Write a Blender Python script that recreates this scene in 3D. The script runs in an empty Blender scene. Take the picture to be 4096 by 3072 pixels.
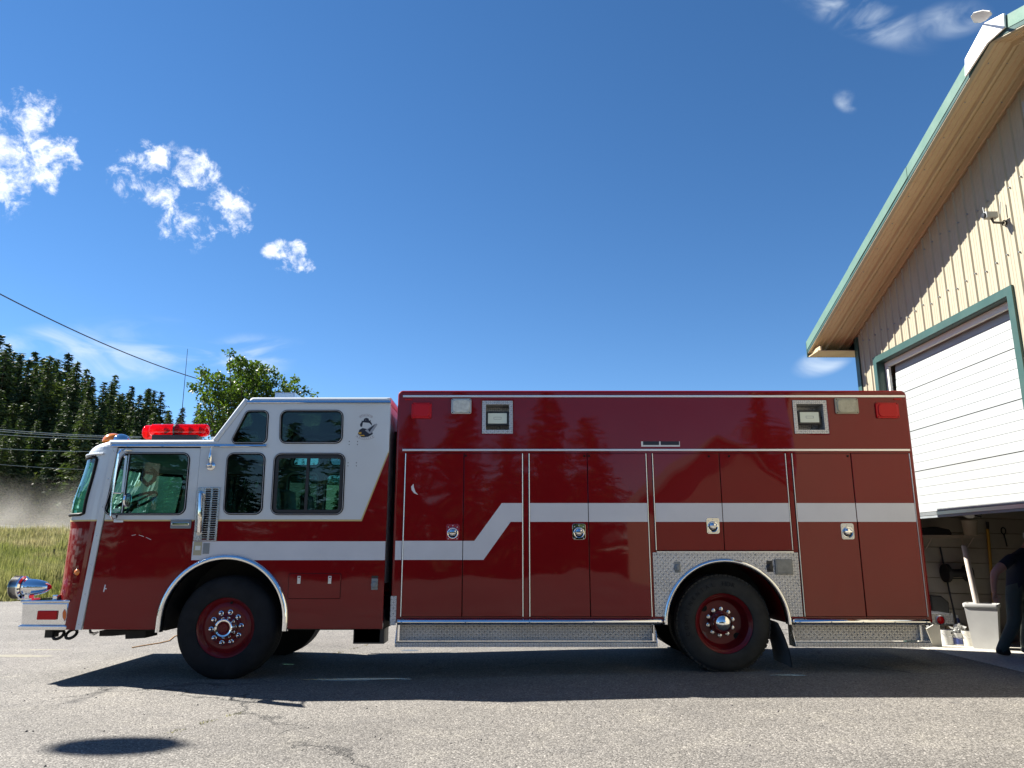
import bpy, math, random
import numpy as np
from mathutils import Vector, Matrix
R = math.radians
sc = bpy.context.scene
COL = sc.collection
random.seed(7); np.random.seed(7)

# ---------------------------------------------------------------- camera
F = 2972.0; PITCH = R(12.57); H = 1.408          # focal length in photo pixels, tilt, lens height
CP, SP = math.cos(PITCH), math.sin(PITCH)
cam_d = bpy.data.cameras.new('camera'); cam = bpy.data.objects.new('camera', cam_d); COL.objects.link(cam)
cam_d.sensor_width = 36; cam_d.lens = 36 * F / 4096; cam_d.clip_end = 3000; cam_d.clip_start = .05
cam.location = (0, 0, H); cam.rotation_euler = (math.pi / 2 + PITCH, 0, 0)
sc.camera = cam

# ---------------------------------------------------------------- sky, sun, exposure
SUN = Vector((-1.0, .427, 1)).normalized()
SUN_EL = math.asin(SUN.z); SUN_AZ = math.atan2(SUN.x, SUN.y)
sc.view_settings.view_transform = 'Standard'; sc.view_settings.look = 'None'
sc.view_settings.gamma = 1; sc.view_settings.use_curve_mapping = False
sc.view_settings.exposure = 1.65
SKY_STRENGTH = .0555; SUN_STRENGTH = 5.0
cy = sc.cycles; cy.max_bounces = 7; cy.diffuse_bounces = 3; cy.glossy_bounces = 4; cy.transmission_bounces = 4; cy.transparent_max_bounces = 10; cy.volume_bounces = 1; cy.caustics_reflective = False; cy.caustics_refractive = False

def ray(u, v):
    x = u - 2048; y = 1536 - v
    return Vector((x, F * CP - y * SP, F * SP + y * CP))
def onY(u, v, Y):
    d = ray(u, v); t = Y / d.y; return Vector((d.x * t, Y, H + d.z * t))
def onX(u, v, X):
    d = ray(u, v); t = X / d.x; return Vector((X, d.y * t, H + d.z * t))
def onZ(u, v, Z):
    d = ray(u, v); t = (Z - H) / d.z; return Vector((d.x * t, d.y * t, Z))

class NT:
    """small helper to write node trees"""
    def __init__(s, tree): s.t = tree; s.n = tree.nodes; s.l = tree.links
    def new(s, kind, **kw):
        n = s.n.new(kind)
        for k, v in kw.items(): setattr(n, k, v)
        return n
    def put(s, sock, v):
        if v is None: return
        if hasattr(v, 'is_output') or isinstance(v, bpy.types.NodeSocket): s.l.new(v, sock)
        else:
            try: sock.default_value = v
            except Exception:
                sock.default_value = (v, v, v) if not hasattr(v, '__len__') else tuple(v) + (1,) * (4 - len(v))
    def math(s, op, a, b=None, c=None, clamp=False):
        n = s.new('ShaderNodeMath', operation=op, use_clamp=clamp)
        s.put(n.inputs[0], a); s.put(n.inputs[1], b)
        if c is not None: s.put(n.inputs[2], c)
        return n.outputs[0]
    def vmath(s, op, a, b=None):
        n = s.new('ShaderNodeVectorMath', operation=op); s.put(n.inputs[0], a); s.put(n.inputs[1], b)
        return n.outputs['Value'] if op in ('DOT_PRODUCT', 'LENGTH', 'DISTANCE') else n.outputs[0]
    def noise(s, vec, scale, detail=4, rough=.5, dist=0.0, out=0):
        n = s.new('ShaderNodeTexNoise'); s.put(n.inputs['Vector'], vec); n.inputs['Scale'].default_value = scale
        n.inputs['Detail'].default_value = detail; n.inputs['Roughness'].default_value = rough
        n.inputs['Distortion'].default_value = dist
        return n.outputs[out]
    def voro(s, vec, scale, feature='F1', out=0, rnd=1.0):
        n = s.new('ShaderNodeTexVoronoi', feature=feature); s.put(n.inputs['Vector'], vec)
        n.inputs['Scale'].default_value = scale; n.inputs['Randomness'].default_value = rnd
        return n.outputs[out]
    def ramp(s, fac, stops):
        n = s.new('ShaderNodeValToRGB'); s.put(n.inputs[0], fac); e = n.color_ramp.elements
        while len(e) < len(stops): e.new(.5)
        for q, (p, c) in zip(e, stops):
            q.position = p; q.color = (c, c, c, 1) if not hasattr(c, '__len__') else tuple(c) + (1,) * (4 - len(c))
        return n.outputs[0]
    def mix(s, fac, a, b, blend='MIX'):
        n = s.new('ShaderNodeMix', data_type='RGBA', blend_type=blend)
        s.put(n.inputs[0], fac); s.put(n.inputs[6], a); s.put(n.inputs[7], b)
        return n.outputs[2]
    def step(s, x, lo, hi):
        n = s.new('ShaderNodeMapRange', interpolation_type='SMOOTHSTEP'); s.put(n.inputs[0], x)
        n.inputs[1].default_value = lo; n.inputs[2].default_value = hi
        return n.outputs[0]
    def mapping(s, vec, scale=(1, 1, 1), rot=(0, 0, 0), loc=(0, 0, 0)):
        n = s.new('ShaderNodeMapping'); s.put(n.inputs[0], vec)
        n.inputs['Scale'].default_value = scale; n.inputs['Rotation'].default_value = rot; n.inputs['Location'].default_value = loc
        return n.outputs[0]
    def sep(s, vec):
        n = s.new('ShaderNodeSeparateXYZ'); s.put(n.inputs[0], vec); return n.outputs
    def comb(s, x, y, z=0):
        n = s.new('ShaderNodeCombineXYZ'); s.put(n.inputs[0], x); s.put(n.inputs[1], y); s.put(n.inputs[2], z); return n.outputs[0]

world = bpy.data.worlds.new('World'); sc.world = world; world.use_nodes = True
def build_world():
    w = NT(world.node_tree); bg = w.n['Background']
    sky = w.new('ShaderNodeTexSky', sky_type='NISHITA', sun_disc=False)
    sky.sun_elevation = SUN_EL; sky.sun_rotation = SUN_AZ; sky.altitude = 0
    sky.air_density = .7; sky.dust_density = 0; sky.ozone_density = 2
    hsv = w.new('ShaderNodeHueSaturation'); hsv.inputs['Saturation'].default_value = 1.22; w.l.new(sky.outputs[0], hsv.inputs['Color']); skyc = hsv.outputs[0]
    tc = w.new('ShaderNodeTexCoord').outputs['Generated']
    # clouds, each placed by its direction in the sky: (u, v, half width, half height in photo px, tilt, kind)
    cl = [(-60, 520, 220, 190, 0, 0), (30, 690, 180, 150, 0, 0), (270, 655, 80, 55, -.5, 0), (110, 460, 150, 90, -.3, 0), (200, 600, 120, 60, -.2, 0), (170, 720, 90, 50, .8, 0),
          (600, 690, 155, 115, .35, 0), (780, 680, 125, 80, .25, 0), (650, 765, 90, 60, -.3, 0),
          (790, 880, 165, 100, .1, 0), (900, 860, 125, 110, -.5, 0), (1165, 1000, 85, 50, 0, 0), (1190, 1058, 75, 40, 0, 0), (1095, 1010, 45, 40, 0, 0)]
    ci = [(250, 1390, 520, 110, -.12, 1), (520, 1440, 460, 95, -.1, 1), (800, 1420, 400, 80, -.1, 1), (1000, 1440, 200, 80, 0, 1), (3400, 20, 380, 120, .5, 1), (3800, 80, 180, 80, -.3, 1), (3390, 400, 60, 55, 0, 1),
          (3290, 1450, 130, 55, -.3, 1)]
    xyz = w.sep(tc); yy_ = w.math('MAXIMUM', xyz[1], .02)
    flat = w.comb(w.math('DIVIDE', xyz[0], yy_), w.math('DIVIDE', xyz[2], yy_))      # sky seen as a flat sheet to the north
    behind = w.math('MULTIPLY', w.math('LESS_THAN', xyz[1], .05), 9)
    def mask(items):
        out = None
        for u, v, a, b, rot, k in items:
            c = ray(u, v); n = w.new('ShaderNodeMapping', vector_type='TEXTURE'); w.l.new(flat, n.inputs[0])
            n.inputs['Location'].default_value = (c.x / c.y, c.z / c.y, 0); n.inputs['Rotation'].default_value = (0, 0, -rot); n.inputs['Scale'].default_value = (1.06 * a / c.y, 1.06 * b * F / c.y ** 2, 1)
            d = w.vmath('LENGTH', n.outputs[0]); out = d if out is None else w.math('MINIMUM', out, d)
        return w.math('MAXIMUM', w.math('SUBTRACT', w.math('SUBTRACT', 1, out), behind), -1.5)
    n1 = w.noise(tc, 36, 8, .66, .25)
    n0 = w.noise(tc, 13, 3, .5, .3)
    m = mask(cl)
    dens = w.math('ADD', w.math('MINIMUM', w.math('MULTIPLY', m, 1.1), .42), w.math('MULTIPLY', w.math('SUBTRACT', n1, .5), 3.3))
    dens = w.math('ADD', dens, w.math('MULTIPLY', w.math('SUBTRACT', n0, .5), .35))
    # no cloud well outside the shapes
    gate = w.step(m, -.35, .15)
    cum = w.math('MULTIPLY', w.step(dens, .08, 1.05), gate)
    st = w.mapping(tc, (7, 7, 20), (.0, .18, 0))
    n2 = w.noise(st, 1.5, 5, .52, .8)
    m2 = mask(ci)
    cir = w.math('MULTIPLY', w.math('MULTIPLY', w.step(m2, -.05, .6), w.step(n2, .36, .74)), .66)
    col = w.mix(cir, skyc, (5.2, 5.9, 6.6, 1))
    shade = w.ramp(w.noise(tc, 40, 3, .6), [(.3, (6.5, 6.8, 7.4)), (.6, (9.5, 9.5, 9.6))])
    col = w.mix(cum, col, shade)
    w.l.new(col, bg.inputs[0]); bg.inputs[1].default_value = SKY_STRENGTH
build_world()
sun_d = bpy.data.lights.new('sun', 'SUN'); sun_d.energy = SUN_STRENGTH; sun_d.angle = R(.53); sun_d.color = (1, .955, .88)
sun = bpy.data.objects.new('sun', sun_d); COL.objects.link(sun); sun.rotation_euler = SUN.to_track_quat('Z', 'Y').to_euler()

# ---------------------------------------------------------------- helpers
def tag(o, label=None, cat=None, group=None, kind=None):
    if label: o['label'] = label
    if cat: o['category'] = cat
    if group: o['group'] = group
    if kind: o['kind'] = kind
    return o
def thing(name, loc, label, cat, group=None):
    o = bpy.data.objects.new(name, None); COL.objects.link(o); o.location = loc; o.empty_display_size = .2
    return tag(o, label, cat, group)
def root_loc(o):
    v = Vector((0, 0, 0))
    while o is not None: v = v + o.location; o = o.parent
    return v
class MB:
    """collects shapes in world coordinates; build() links them as one mesh object"""
    def __init__(s): s.v = []; s.f = []; s.m = []
    def add(s, verts, faces, m=0):
        b = len(s.v); s.v.extend([tuple(p) for p in verts]); s.f.extend([tuple(i + b for i in q) for q in faces]); s.m.extend([m] * len(faces)); return s
    def box(s, x0, x1, y0, y1, z0, z1, m=0, b=0):
        if b: return s.plate([(x0, z0), (x1, z0), (x1, z1), (x0, z1)], y0, y1 - y0, m=m, bevel=b)
        v = [(x, y, z) for z in (z0, z1) for y in (y0, y1) for x in (x0, x1)]
        return s.add(v, [(0, 2, 3, 1), (4, 5, 7, 6), (0, 1, 5, 4), (2, 6, 7, 3), (0, 4, 6, 2), (1, 3, 7, 5)], m)
    def plate(s, outline, y0, t, holes=(), m=0, bevel=.0, res=1, axis='Y'):
        """outline in (X,Z) extruded from y0 to y0+t along Y (or outline in (Y,Z) along X, or (X,Y) along Z)"""
        c = bpy.data.curves.new('tmp', 'CURVE'); c.dimensions = '2D'; c.fill_mode = 'BOTH'
        bevel = min(bevel, t * .499)
        c.extrude = t / 2 - bevel; c.bevel_depth = bevel; c.bevel_resolution = res; c.offset = -bevel
        for pts in [outline] + list(holes):
            sp = c.splines.new('POLY'); sp.points.add(len(pts) - 1); sp.use_cyclic_u = True
            for p, q in zip(sp.points, pts): p.co = (q[0], q[1], 0, 1)
        o = bpy.data.objects.new('tmp', c); me = o.to_mesh(); mid = y0 + t / 2
        if axis == 'Y': v = [(p.co.x, mid - p.co.z, p.co.y) for p in me.vertices]
        elif axis == 'X': v = [(mid + p.co.z, p.co.x, p.co.y) for p in me.vertices]
        else: v = [(p.co.x, p.co.y, mid + p.co.z) for p in me.vertices]
        f = [tuple(p.vertices) for p in me.polygons]
        s.add(v, f, m); o.to_mesh_clear(); bpy.data.objects.remove(o); bpy.data.curves.remove(c)
        return s
    def tube(s, path, r, n=8, m=0, caps=True, closed=False):
        path = [Vector(p) for p in path]; k = len(path)
        rr = r if hasattr(r, '__len__') else [r] * k
        up = None; rings = []
        for i, p in enumerate(path):
            if closed: d = path[(i + 1) % k] - path[i - 1]
            else: d = path[min(i + 1, k - 1)] - path[max(i - 1, 0)]
            d.normalize()
            if up is None: up = d.orthogonal().normalized()
            else: up = (up - d * up.dot(d)).normalized()
            w = d.cross(up)
            rings.append([p + (up * math.cos(2 * math.pi * j / n) + w * math.sin(2 * math.pi * j / n)) * rr[i] for j in range(n)])
        v = [q for g in rings for q in g]; f = []
        for i in range(k if closed else k - 1):
            a, b = i * n, ((i + 1) % k) * n
            for j in range(n): f.append((a + j, a + (j + 1) % n, b + (j + 1) % n, b + j))
        if caps and not closed: f.append(tuple(range(n))[::-1]); f.append(tuple(range((k - 1) * n, k * n)))
        return s.add(v, f, m)
    def lathe(s, prof, c, axis='Y', n=32, m=0, a0=0, a1=2 * math.pi, caps=False):
        """prof: list of (offset along axis, radius)"""
        full = abs(a1 - a0 - 2 * math.pi) < 1e-6; cnt = n if full else n + 1; v = []; f = []
        for t, r in prof:
            for j in range(cnt):
                a = a0 + (a1 - a0) * j / n; p, q = r * math.cos(a), r * math.sin(a)
                v.append({'Y': (c[0] + p, c[1] + t, c[2] + q), 'X': (c[0] + t, c[1] + p, c[2] + q), 'Z': (c[0] + p, c[1] + q, c[2] + t)}[axis])
        for i in range(len(prof) - 1):
            for j in range(n): a, b = i * cnt, (i + 1) * cnt; j2 = (j + 1) % cnt; f.append((a + j, a + j2, b + j2, b + j))
        if caps: f.append(tuple(range(cnt))); f.append(tuple(range((len(prof) - 1) * cnt, len(prof) * cnt)))
        return s.add(v, f, m)
    def grid(s, rows, m=0):
        n = len(rows[0]); v = [p for r in rows for p in r]
        f = [(i * n + j, i * n + j + 1, (i + 1) * n + j + 1, (i + 1) * n + j) for i in range(len(rows) - 1) for j in range(n - 1)]
        return s.add(v, f, m)
    def xform(s, M):
        s.v = [tuple(M @ Vector(p)) for p in s.v]; return s
    def build(s, name, mats, parent=None, smooth=35, **kw):
        me = bpy.data.meshes.new(name); L = root_loc(parent)
        v = np.array(s.v, dtype=np.float64).reshape(-1, 3) - np.array(L) if len(s.v) else []
        me.from_pydata([tuple(p) for p in v], [], s.f); me.update()
        if not isinstance(mats, (list, tuple)): mats = [mats]
        for q in mats: me.materials.append(q)
        if len(mats) > 1: me.polygons.foreach_set('material_index', s.m)
        if smooth: me.shade_smooth(); me.set_sharp_from_angle(angle=R(smooth))
        o = bpy.data.objects.new(name, me); COL.objects.link(o); o.parent = parent
        return tag(o, **kw)
def share(src, parent, loc=(0, 0, 0), rot=(0, 0, 0)):
    o = src.copy(); COL.objects.link(o); o.parent = parent; o.location = loc; o.rotation_euler = rot; return o
def rpoly(pts, r, seg=6):
    """polygon with rounded corners; r one radius or one per corner"""
    n = len(pts); out = []; rs = r if hasattr(r, '__len__') else [r] * n
    for i in range(n):
        p = Vector(pts[i][:2]); a = Vector(pts[i - 1][:2]) - p; b = Vector(pts[(i + 1) % n][:2]) - p
        if rs[i] <= 0: out.append((p.x, p.y)); continue
        la, lb = a.length, b.length; a.normalize(); b.normalize()
        half = math.acos(max(-1, min(1, a.dot(b)))) / 2
        d = min(rs[i] / math.tan(half), la * .48, lb * .48); rad = d * math.tan(half)
        c = p + (a + b).normalized() * (rad / math.sin(half))
        s, e = p + a * d - c, p + b * d - c
        a0 = math.atan2(s.y, s.x); a1 = math.atan2(e.y, e.x)
        while a1 - a0 > math.pi: a1 -= 2 * math.pi
        while a1 - a0 < -math.pi: a1 += 2 * math.pi
        for k in range(seg + 1):
            t = a0 + (a1 - a0) * k / seg; out.append((c.x + rad * math.cos(t), c.y + rad * math.sin(t)))
    return out
def inset(pts, d):
    """offset a polygon inwards by d (outwards when negative)"""
    n = len(pts); area = sum(pts[i - 1][0] * pts[i][1] - pts[i][0] * pts[i - 1][1] for i in range(n)); sg = 1 if area > 0 else -1
    out = []
    for i in range(n):
        p = Vector(pts[i]); a = (p - Vector(pts[i - 1])); b = (Vector(pts[(i + 1) % n]) - p)
        if a.length < 1e-9: a = b
        if b.length < 1e-9: b = a
        a.normalize(); b.normalize()
        na = Vector((-a.y, a.x)) * sg; nb = Vector((-b.y, b.x)) * sg; m = (na + nb)
        m = na if m.length < 1e-6 else m.normalized(); k = d / max(.35, m.dot(na)); out.append(tuple(p + m * k))
    return out
def rect(x0, x1, z0, z1): return [(x0, z0), (x1, z0), (x1, z1), (x0, z1)]
def arc(cx, cz, r, a0, a1, n=24, rz=None):
    rz = rz or r
    return [(cx + r * math.cos(R(a0 + (a1 - a0) * i / n)), cz + rz * math.sin(R(a0 + (a1 - a0) * i / n))) for i in range(n + 1)]
def text_mesh(mb, s, size, M, m=0, extrude=.001):
    c = bpy.data.curves.new('tmp', 'FONT'); c.body = s; c.size = size; c.extrude = extrude; c.align_x = 'CENTER'; c.align_y = 'CENTER'; c.resolution_u = 3
    o = bpy.data.objects.new('tmp', c); me = o.to_mesh()
    mb.add([tuple(M @ v.co) for v in me.vertices], [tuple(p.vertices) for p in me.polygons], m)
    o.to_mesh_clear(); bpy.data.objects.remove(o); bpy.data.curves.remove(c)
FACE = Matrix.Rotation(R(90), 4, 'X')                    # stands flat text up so that it faces -Y

# ---------------------------------------------------------------- materials
def mat(name, col, rough=.5, metal=0, coat=0, spec=.5, bump=None, vary=None, coatr=.03, emit=None):
    m = bpy.data.materials.new(name); m.use_nodes = True; t = NT(m.node_tree); p = t.n['Principled BSDF']
    p.inputs['Base Color'].default_value = tuple(col) + (1,); p.inputs['Roughness'].default_value = rough; p.inputs['Metallic'].default_value = metal
    p.inputs['Coat Weight'].default_value = coat; p.inputs['Coat Roughness'].default_value = coatr; p.inputs['Specular IOR Level'].default_value = spec
    tc = t.new('ShaderNodeTexCoord').outputs['Object']
    if vary:                                             # (scale, amount) uneven colour from dirt and wear
        n = t.noise(tc, vary[0], 6, .6)
        a = tuple(c * (1 - vary[1]) for c in col); b = tuple(min(1, c * (1 + vary[1])) for c in col)
        t.l.new(t.ramp(n, [(.3, a), (.7, b)]), p.inputs['Base Color'])
        r = t.ramp(t.noise(tc, vary[0] * 2.3, 5, .6), [(.3, max(0, rough - .06)), (.75, min(1, rough + .1))]); t.l.new(r, p.inputs['Roughness'])
    if bump:                                             # (scale, strength, distance)
        b = t.new('ShaderNodeBump'); t.put(b.inputs['Height'], t.noise(tc, bump[0], bump[3] if len(bump) > 3 else 4, .55)); b.inputs['Strength'].default_value = bump[1]; b.inputs['Distance'].default_value = bump[2]
        t.l.new(b.outputs[0], p.inputs['Normal'])
        if coat: t.l.new(b.outputs[0], p.inputs['Coat Normal'])
    if emit: p.inputs['Emission Color'].default_value = tuple(emit[0]) + (1,); p.inputs['Emission Strength'].default_value = emit[1]
    return m
def glass_mat(name, tint, refl=1.0, rough=.0):
    m = bpy.data.materials.new(name); m.use_nodes = True; t = NT(m.node_tree); t.n.remove(t.n['Principled BSDF'])
    tr = t.new('ShaderNodeBsdfTransparent'); tr.inputs[0].default_value = tuple(tint) + (1,)
    gl = t.new('ShaderNodeBsdfGlossy'); gl.inputs['Roughness'].default_value = rough
    fr = t.new('ShaderNodeFresnel'); fr.inputs[0].default_value = 1.5
    mx = t.new('ShaderNodeMixShader'); t.l.new(t.math('MULTIPLY', fr.outputs[0], refl, clamp=True), mx.inputs[0])
    t.l.new(tr.outputs[0], mx.inputs[1]); t.l.new(gl.outputs[0], mx.inputs[2]); t.l.new(mx.outputs[0], t.n['Material Output'].inputs[0])
    return m
def diamond_mat(name, scale=26., col=(.66, .66, .66), rough=.36):
    """tread plate: raised lugs in alternating diagonals"""
    m = bpy.data.materials.new(name); m.use_nodes = True; t = NT(m.node_tree); p = t.n['Principled BSDF']
    o = t.sep(t.new('ShaderNodeTexCoord').outputs['Object'])
    u = t.math('MULTIPLY', t.math('ADD', o[0], o[1]), scale); v = t.math('MULTIPLY', o[2], scale)
    masks = []
    for k, (ox, oy, sg) in enumerate(((0, 0, 1), (.5, .5, 1), (.5, 0, -1), (0, .5, -1))):
        a = t.math('SUBTRACT', t.math('FRACT', t.math('ADD', u, ox)), .5); b = t.math('SUBTRACT', t.math('FRACT', t.math('ADD', v, oy)), .5)
        p1 = t.math('MULTIPLY', t.math('ADD', a, t.math('MULTIPLY', b, sg)), .7071 / .36)
        q1 = t.math('MULTIPLY', t.math('SUBTRACT', a, t.math('MULTIPLY', b, sg)), .7071 / .085)
        d = t.math('SQRT', t.math('ADD', t.math('MULTIPLY', p1, p1), t.math('MULTIPLY', q1, q1)))
        masks.append(t.math('SUBTRACT', 1, d, clamp=True))
    h = t.math('MAXIMUM', t.math('MAXIMUM', masks[0], masks[1]), t.math('MAXIMUM', masks[2], masks[3]))
    hs = t.step(h, 0, .5)
    b = t.new('ShaderNodeBump'); t.put(b.inputs['Height'], hs); b.inputs['Strength'].default_value = 1; b.inputs['Distance'].default_value = .004
    t.l.new(b.outputs[0], p.inputs['Normal'])
    edge = t.math('MULTIPLY', t.step(h, .0, .12), t.step(h, .42, .2))
    tc = t.new('ShaderNodeTexCoord').outputs['Object']
    dirt = t.ramp(t.noise(tc, 3, 6, .65), [(.3, tuple(c * .72 for c in col)), (.65, col)])
    t.l.new(t.mix(t.math('MULTIPLY', edge, .75), t.mix(t.math('MULTIPLY', hs, .85), t.mix(.12, dirt, (.2, .2, .21, 1)), (.9, .9, .9, 1)), (.12, .12, .125, 1)), p.inputs['Base Color'])  # bright lugs and dark edges paint the relief's shading into the colour
    p.inputs['Metallic'].default_value = .6; t.l.new(t.ramp(hs, [(0, rough + .14), (1, rough - .08)]), p.inputs['Roughness'])
    return m
M = {}
M['red'] = mat('red_paint', (.19, .003, .005), .42, coat=.68, spec=.05, bump=(1.5, .09, .06, 1), vary=(.8, .06))
M['redw'] = mat('red_wheel_paint', (.125, .005, .008), .45, coat=.35, spec=.15, vary=(8, .12))
M['white'] = mat('white_paint', (.62, .65, .67), .36, coat=.7, bump=(2, .03, .05), vary=(1.2, .03))
M['stripe'] = mat('reflective_white_stripe', (.62, .63, .67), .42, coat=.35, vary=(3, .04))
M['gold'] = mat('gold_pinstripe', (.62, .46, .2), .35, metal=.3)
M['chrome'] = mat('chrome', (.82, .83, .84), .05, metal=1, bump=(9, .03, .01))
M['steel'] = mat('brushed_steel', (.62, .63, .64), .24, metal=1, vary=(12, .14))
M['alu'] = mat('anodised_aluminium_trim', (.78, .79, .8), .3, metal=.9)
M['rail'] = mat('bare_trim_rail', (.8, .8, .79), .3, metal=.55)
M['tread'] = diamond_mat('tread_plate', 16.5)
M['tread_fine'] = diamond_mat('fine_tread_plate', 20)
M['rubber'] = mat('black_rubber_gasket', (.008, .008, .009), .6, spec=.12)
M['tyre'] = mat('tyre_rubber', (.011, .012, .014), .8, spec=.25, vary=(5, .3), bump=(60, .15, .003))
M['dark'] = mat('dark_underbody', (.012, .012, .012), .7, vary=(4, .4))
M['black'] = mat('black_plastic', (.02, .02, .021), .4)
M['grey'] = mat('grey_plastic', (.22, .24, .25), .45, vary=(9, .12))
M['tan'] = mat('tan_data_plate', (.42, .38, .26), .4)
M['glass'] = glass_mat('green_tinted_glass', (.55, .74, .70), 1.15)
M['dglass'] = glass_mat('dark_tinted_glass', (.36, .47, .48), 1.2)
M['wglass'] = glass_mat('windshield_glass', (.22, .58, .48), 1.5)
def lens_mat():
    m = glass_mat('red_lens', (.8, .03, .04), 1.1, .04); t = NT(m.node_tree); old = [n for n in t.n if n.type == 'MIX_SHADER'][0]
    d = t.new('ShaderNodeBsdfTranslucent'); d.inputs[0].default_value = (.85, .012, .03, 1); mx = t.new('ShaderNodeMixShader'); mx.inputs[0].default_value = .28
    t.l.new(old.outputs[0], mx.inputs[1]); t.l.new(d.outputs[0], mx.inputs[2]); t.l.new(mx.outputs[0], t.n['Material Output'].inputs[0]); return m
M['redlens'] = lens_mat()
def dusty(m, amount, col):                                # sun-struck film of dirt on the glass
    t = NT(m.node_tree); old = [n for n in t.n if n.type == 'MIX_SHADER'][0]; d = t.new('ShaderNodeBsdfTranslucent'); d.inputs[0].default_value = col; mx = t.new('ShaderNodeMixShader')
    t.l.new(t.math('MULTIPLY', t.noise(t.new('ShaderNodeTexCoord').outputs['Object'], 2.5, 4), amount * 2), mx.inputs[0]); t.l.new(old.outputs[0], mx.inputs[1]); t.l.new(d.outputs[0], mx.inputs[2]); t.l.new(mx.outputs[0], t.n['Material Output'].inputs[0])
dusty(M['wglass'], .055, (.25, .62, .52, 1))
M['clens'] = mat('clear_ribbed_lens', (.6, .62, .58), .15, coat=.6, vary=(20, .2))
M['rlens'] = mat('red_marker_lens', (.5, .004, .008), .3, coat=.35, spec=.1)
M['olens'] = mat('amber_lens', (.75, .2, .01), .18, coat=.8)
M['orange'] = mat('orange_reflector', (.75, .16, .02), .25, coat=.4)
M['refl'] = mat('lamp_reflector', (.85, .85, .85), .14, metal=1)
M['led'] = mat('led_panel', (.72, .78, .66), .3)
M['vinyl'] = mat('grey_vinyl_interior', (.12, .135, .145), .55, vary=(6, .12))
M['vinylt'] = mat('pale_headliner', (.34, .34, .32), .7)
M['seat'] = mat('dark_seat_cover', (.03, .033, .036), .6, vary=(10, .2))
M['decalw'] = mat('white_vinyl_decal', (.7, .7, .72), .4)
M['decalk'] = mat('black_vinyl_decal', (.015, .016, .03), .4)
M['decaly'] = mat('yellow_vinyl_decal', (.6, .34, .03), .4)
M['decalg'] = mat('grey_vinyl_decal', (.3, .32, .36), .4)
# ================================================================ ground
def sstep(a, b, x): t = max(0., min(1., (x - a) / (b - a))); return t * t * (3 - 2 * t)
def ground_z(x): return .075 * sstep(-2.2, 2.6, x)       # the yard rises a little towards the garage
def G(x, y):
    z = ground_z(x)
    edge = 21.6
    if y > edge:
        top = max(.8, min(3.6, 2.85 - .058 * (x + 40)))
        z += top * sstep(edge - 8, 62, y) - top * sstep(edge - 8, 62, edge) * (1 - min(1, (y - edge) / 3)) if y < 62 else top
        if y > 62: z += (min(y, 150) - 62) * .13 * sstep(25, -10, x) if x > -10 else (min(y, 150) - 62) * .13
    return z
def asphalt_mat():
    m = bpy.data.materials.new('weathered_asphalt'); m.use_nodes = True; t = NT(m.node_tree); p = t.n['Principled BSDF']
    tc = t.new('ShaderNodeTexCoord').outputs['Object']
    big = t.noise(tc, .35, 5, .6); mid = t.noise(tc, 2.2, 6, .65); fine = t.noise(tc, 70, 3, .6)
    base = t.ramp(big, [(.3, (.13, .121, .109)), (.7, (.172, .16, .143))])
    base = t.mix(t.math('MULTIPLY', t.step(mid, .5, .75), .5), base, (.215, .2, .17, 1))
    base = t.mix(t.math('MULTIPLY', t.step(mid, .47, .27), .5), base, (.095, .09, .085, 1))
    stone = t.voro(tc, 85, 'F1', 1); sv = t.sep(t.vmath('MULTIPLY', stone, (1, 1, 1)))
    agg = t.ramp(sv[0], [(0, .42), (.35, .8), (.7, 1.1), (.93, 1.35), (1, 2.1)])
    base = t.mix(1, base, agg, 'MULTIPLY')
    grit = t.ramp(fine, [(.3, .62), (.7, 1.35)]); base = t.mix(.8, base, grit, 'MULTIPLY')
    worn = t.ramp(t.noise(t.mapping(tc, (.16, .5, 1)), 1.0, 6, .62), [(.3, .8), (.5, 1.0), (.72, 1.16)]); base = t.mix(1, base, worn, 'MULTIPLY')
    # long hairline cracks
    wv = t.mapping(tc, (1, 1, 0)); wob = t.noise(wv, 1.1, 6, .7, 0, 1)
    wvec = t.vmath('ADD', wv, t.vmath('MULTIPLY', wob, (1.3, 1.3, 0)))
    cr = t.voro(wvec, .17, 'DISTANCE_TO_EDGE'); crack = t.step(cr, .0045, .0012)
    gatec = t.step(t.noise(tc, .5, 2), .42, .55)
    crack = t.math('MULTIPLY', crack, gatec)
    base = t.mix(t.math('MULTIPLY', crack, .75), base, (.03, .029, .027, 1))
    # oil drips
    oil = t.step(t.voro(t.vmath('ADD', tc, t.vmath('MULTIPLY', wob, (.05, .05, 0))), 1.3, 'F1'), .07, .02)
    oil = t.math('MULTIPLY', oil, t.step(t.noise(tc, .8, 2), .5, .62)); base = t.mix(t.math('MULTIPLY', oil, .55), base, (.05, .05, .05, 1))
    t.l.new(base, p.inputs['Base Color']); p.inputs['Roughness'].default_value = .88; p.inputs['Specular IOR Level'].default_value = .35
    b = t.new('ShaderNodeBump'); h = t.math('ADD', t.math('MULTIPLY', t.voro(tc, 85, 'F1'), -.6), t.math('MULTIPLY', mid, .5))
    h = t.math('SUBTRACT', h, t.math('MULTIPLY', crack, 2)); t.put(b.inputs['Height'], h); b.inputs['Strength'].default_value = .6; b.inputs['Distance'].default_value = .012
    t.l.new(b.outputs[0], p.inputs['Normal'])
    return m
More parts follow.
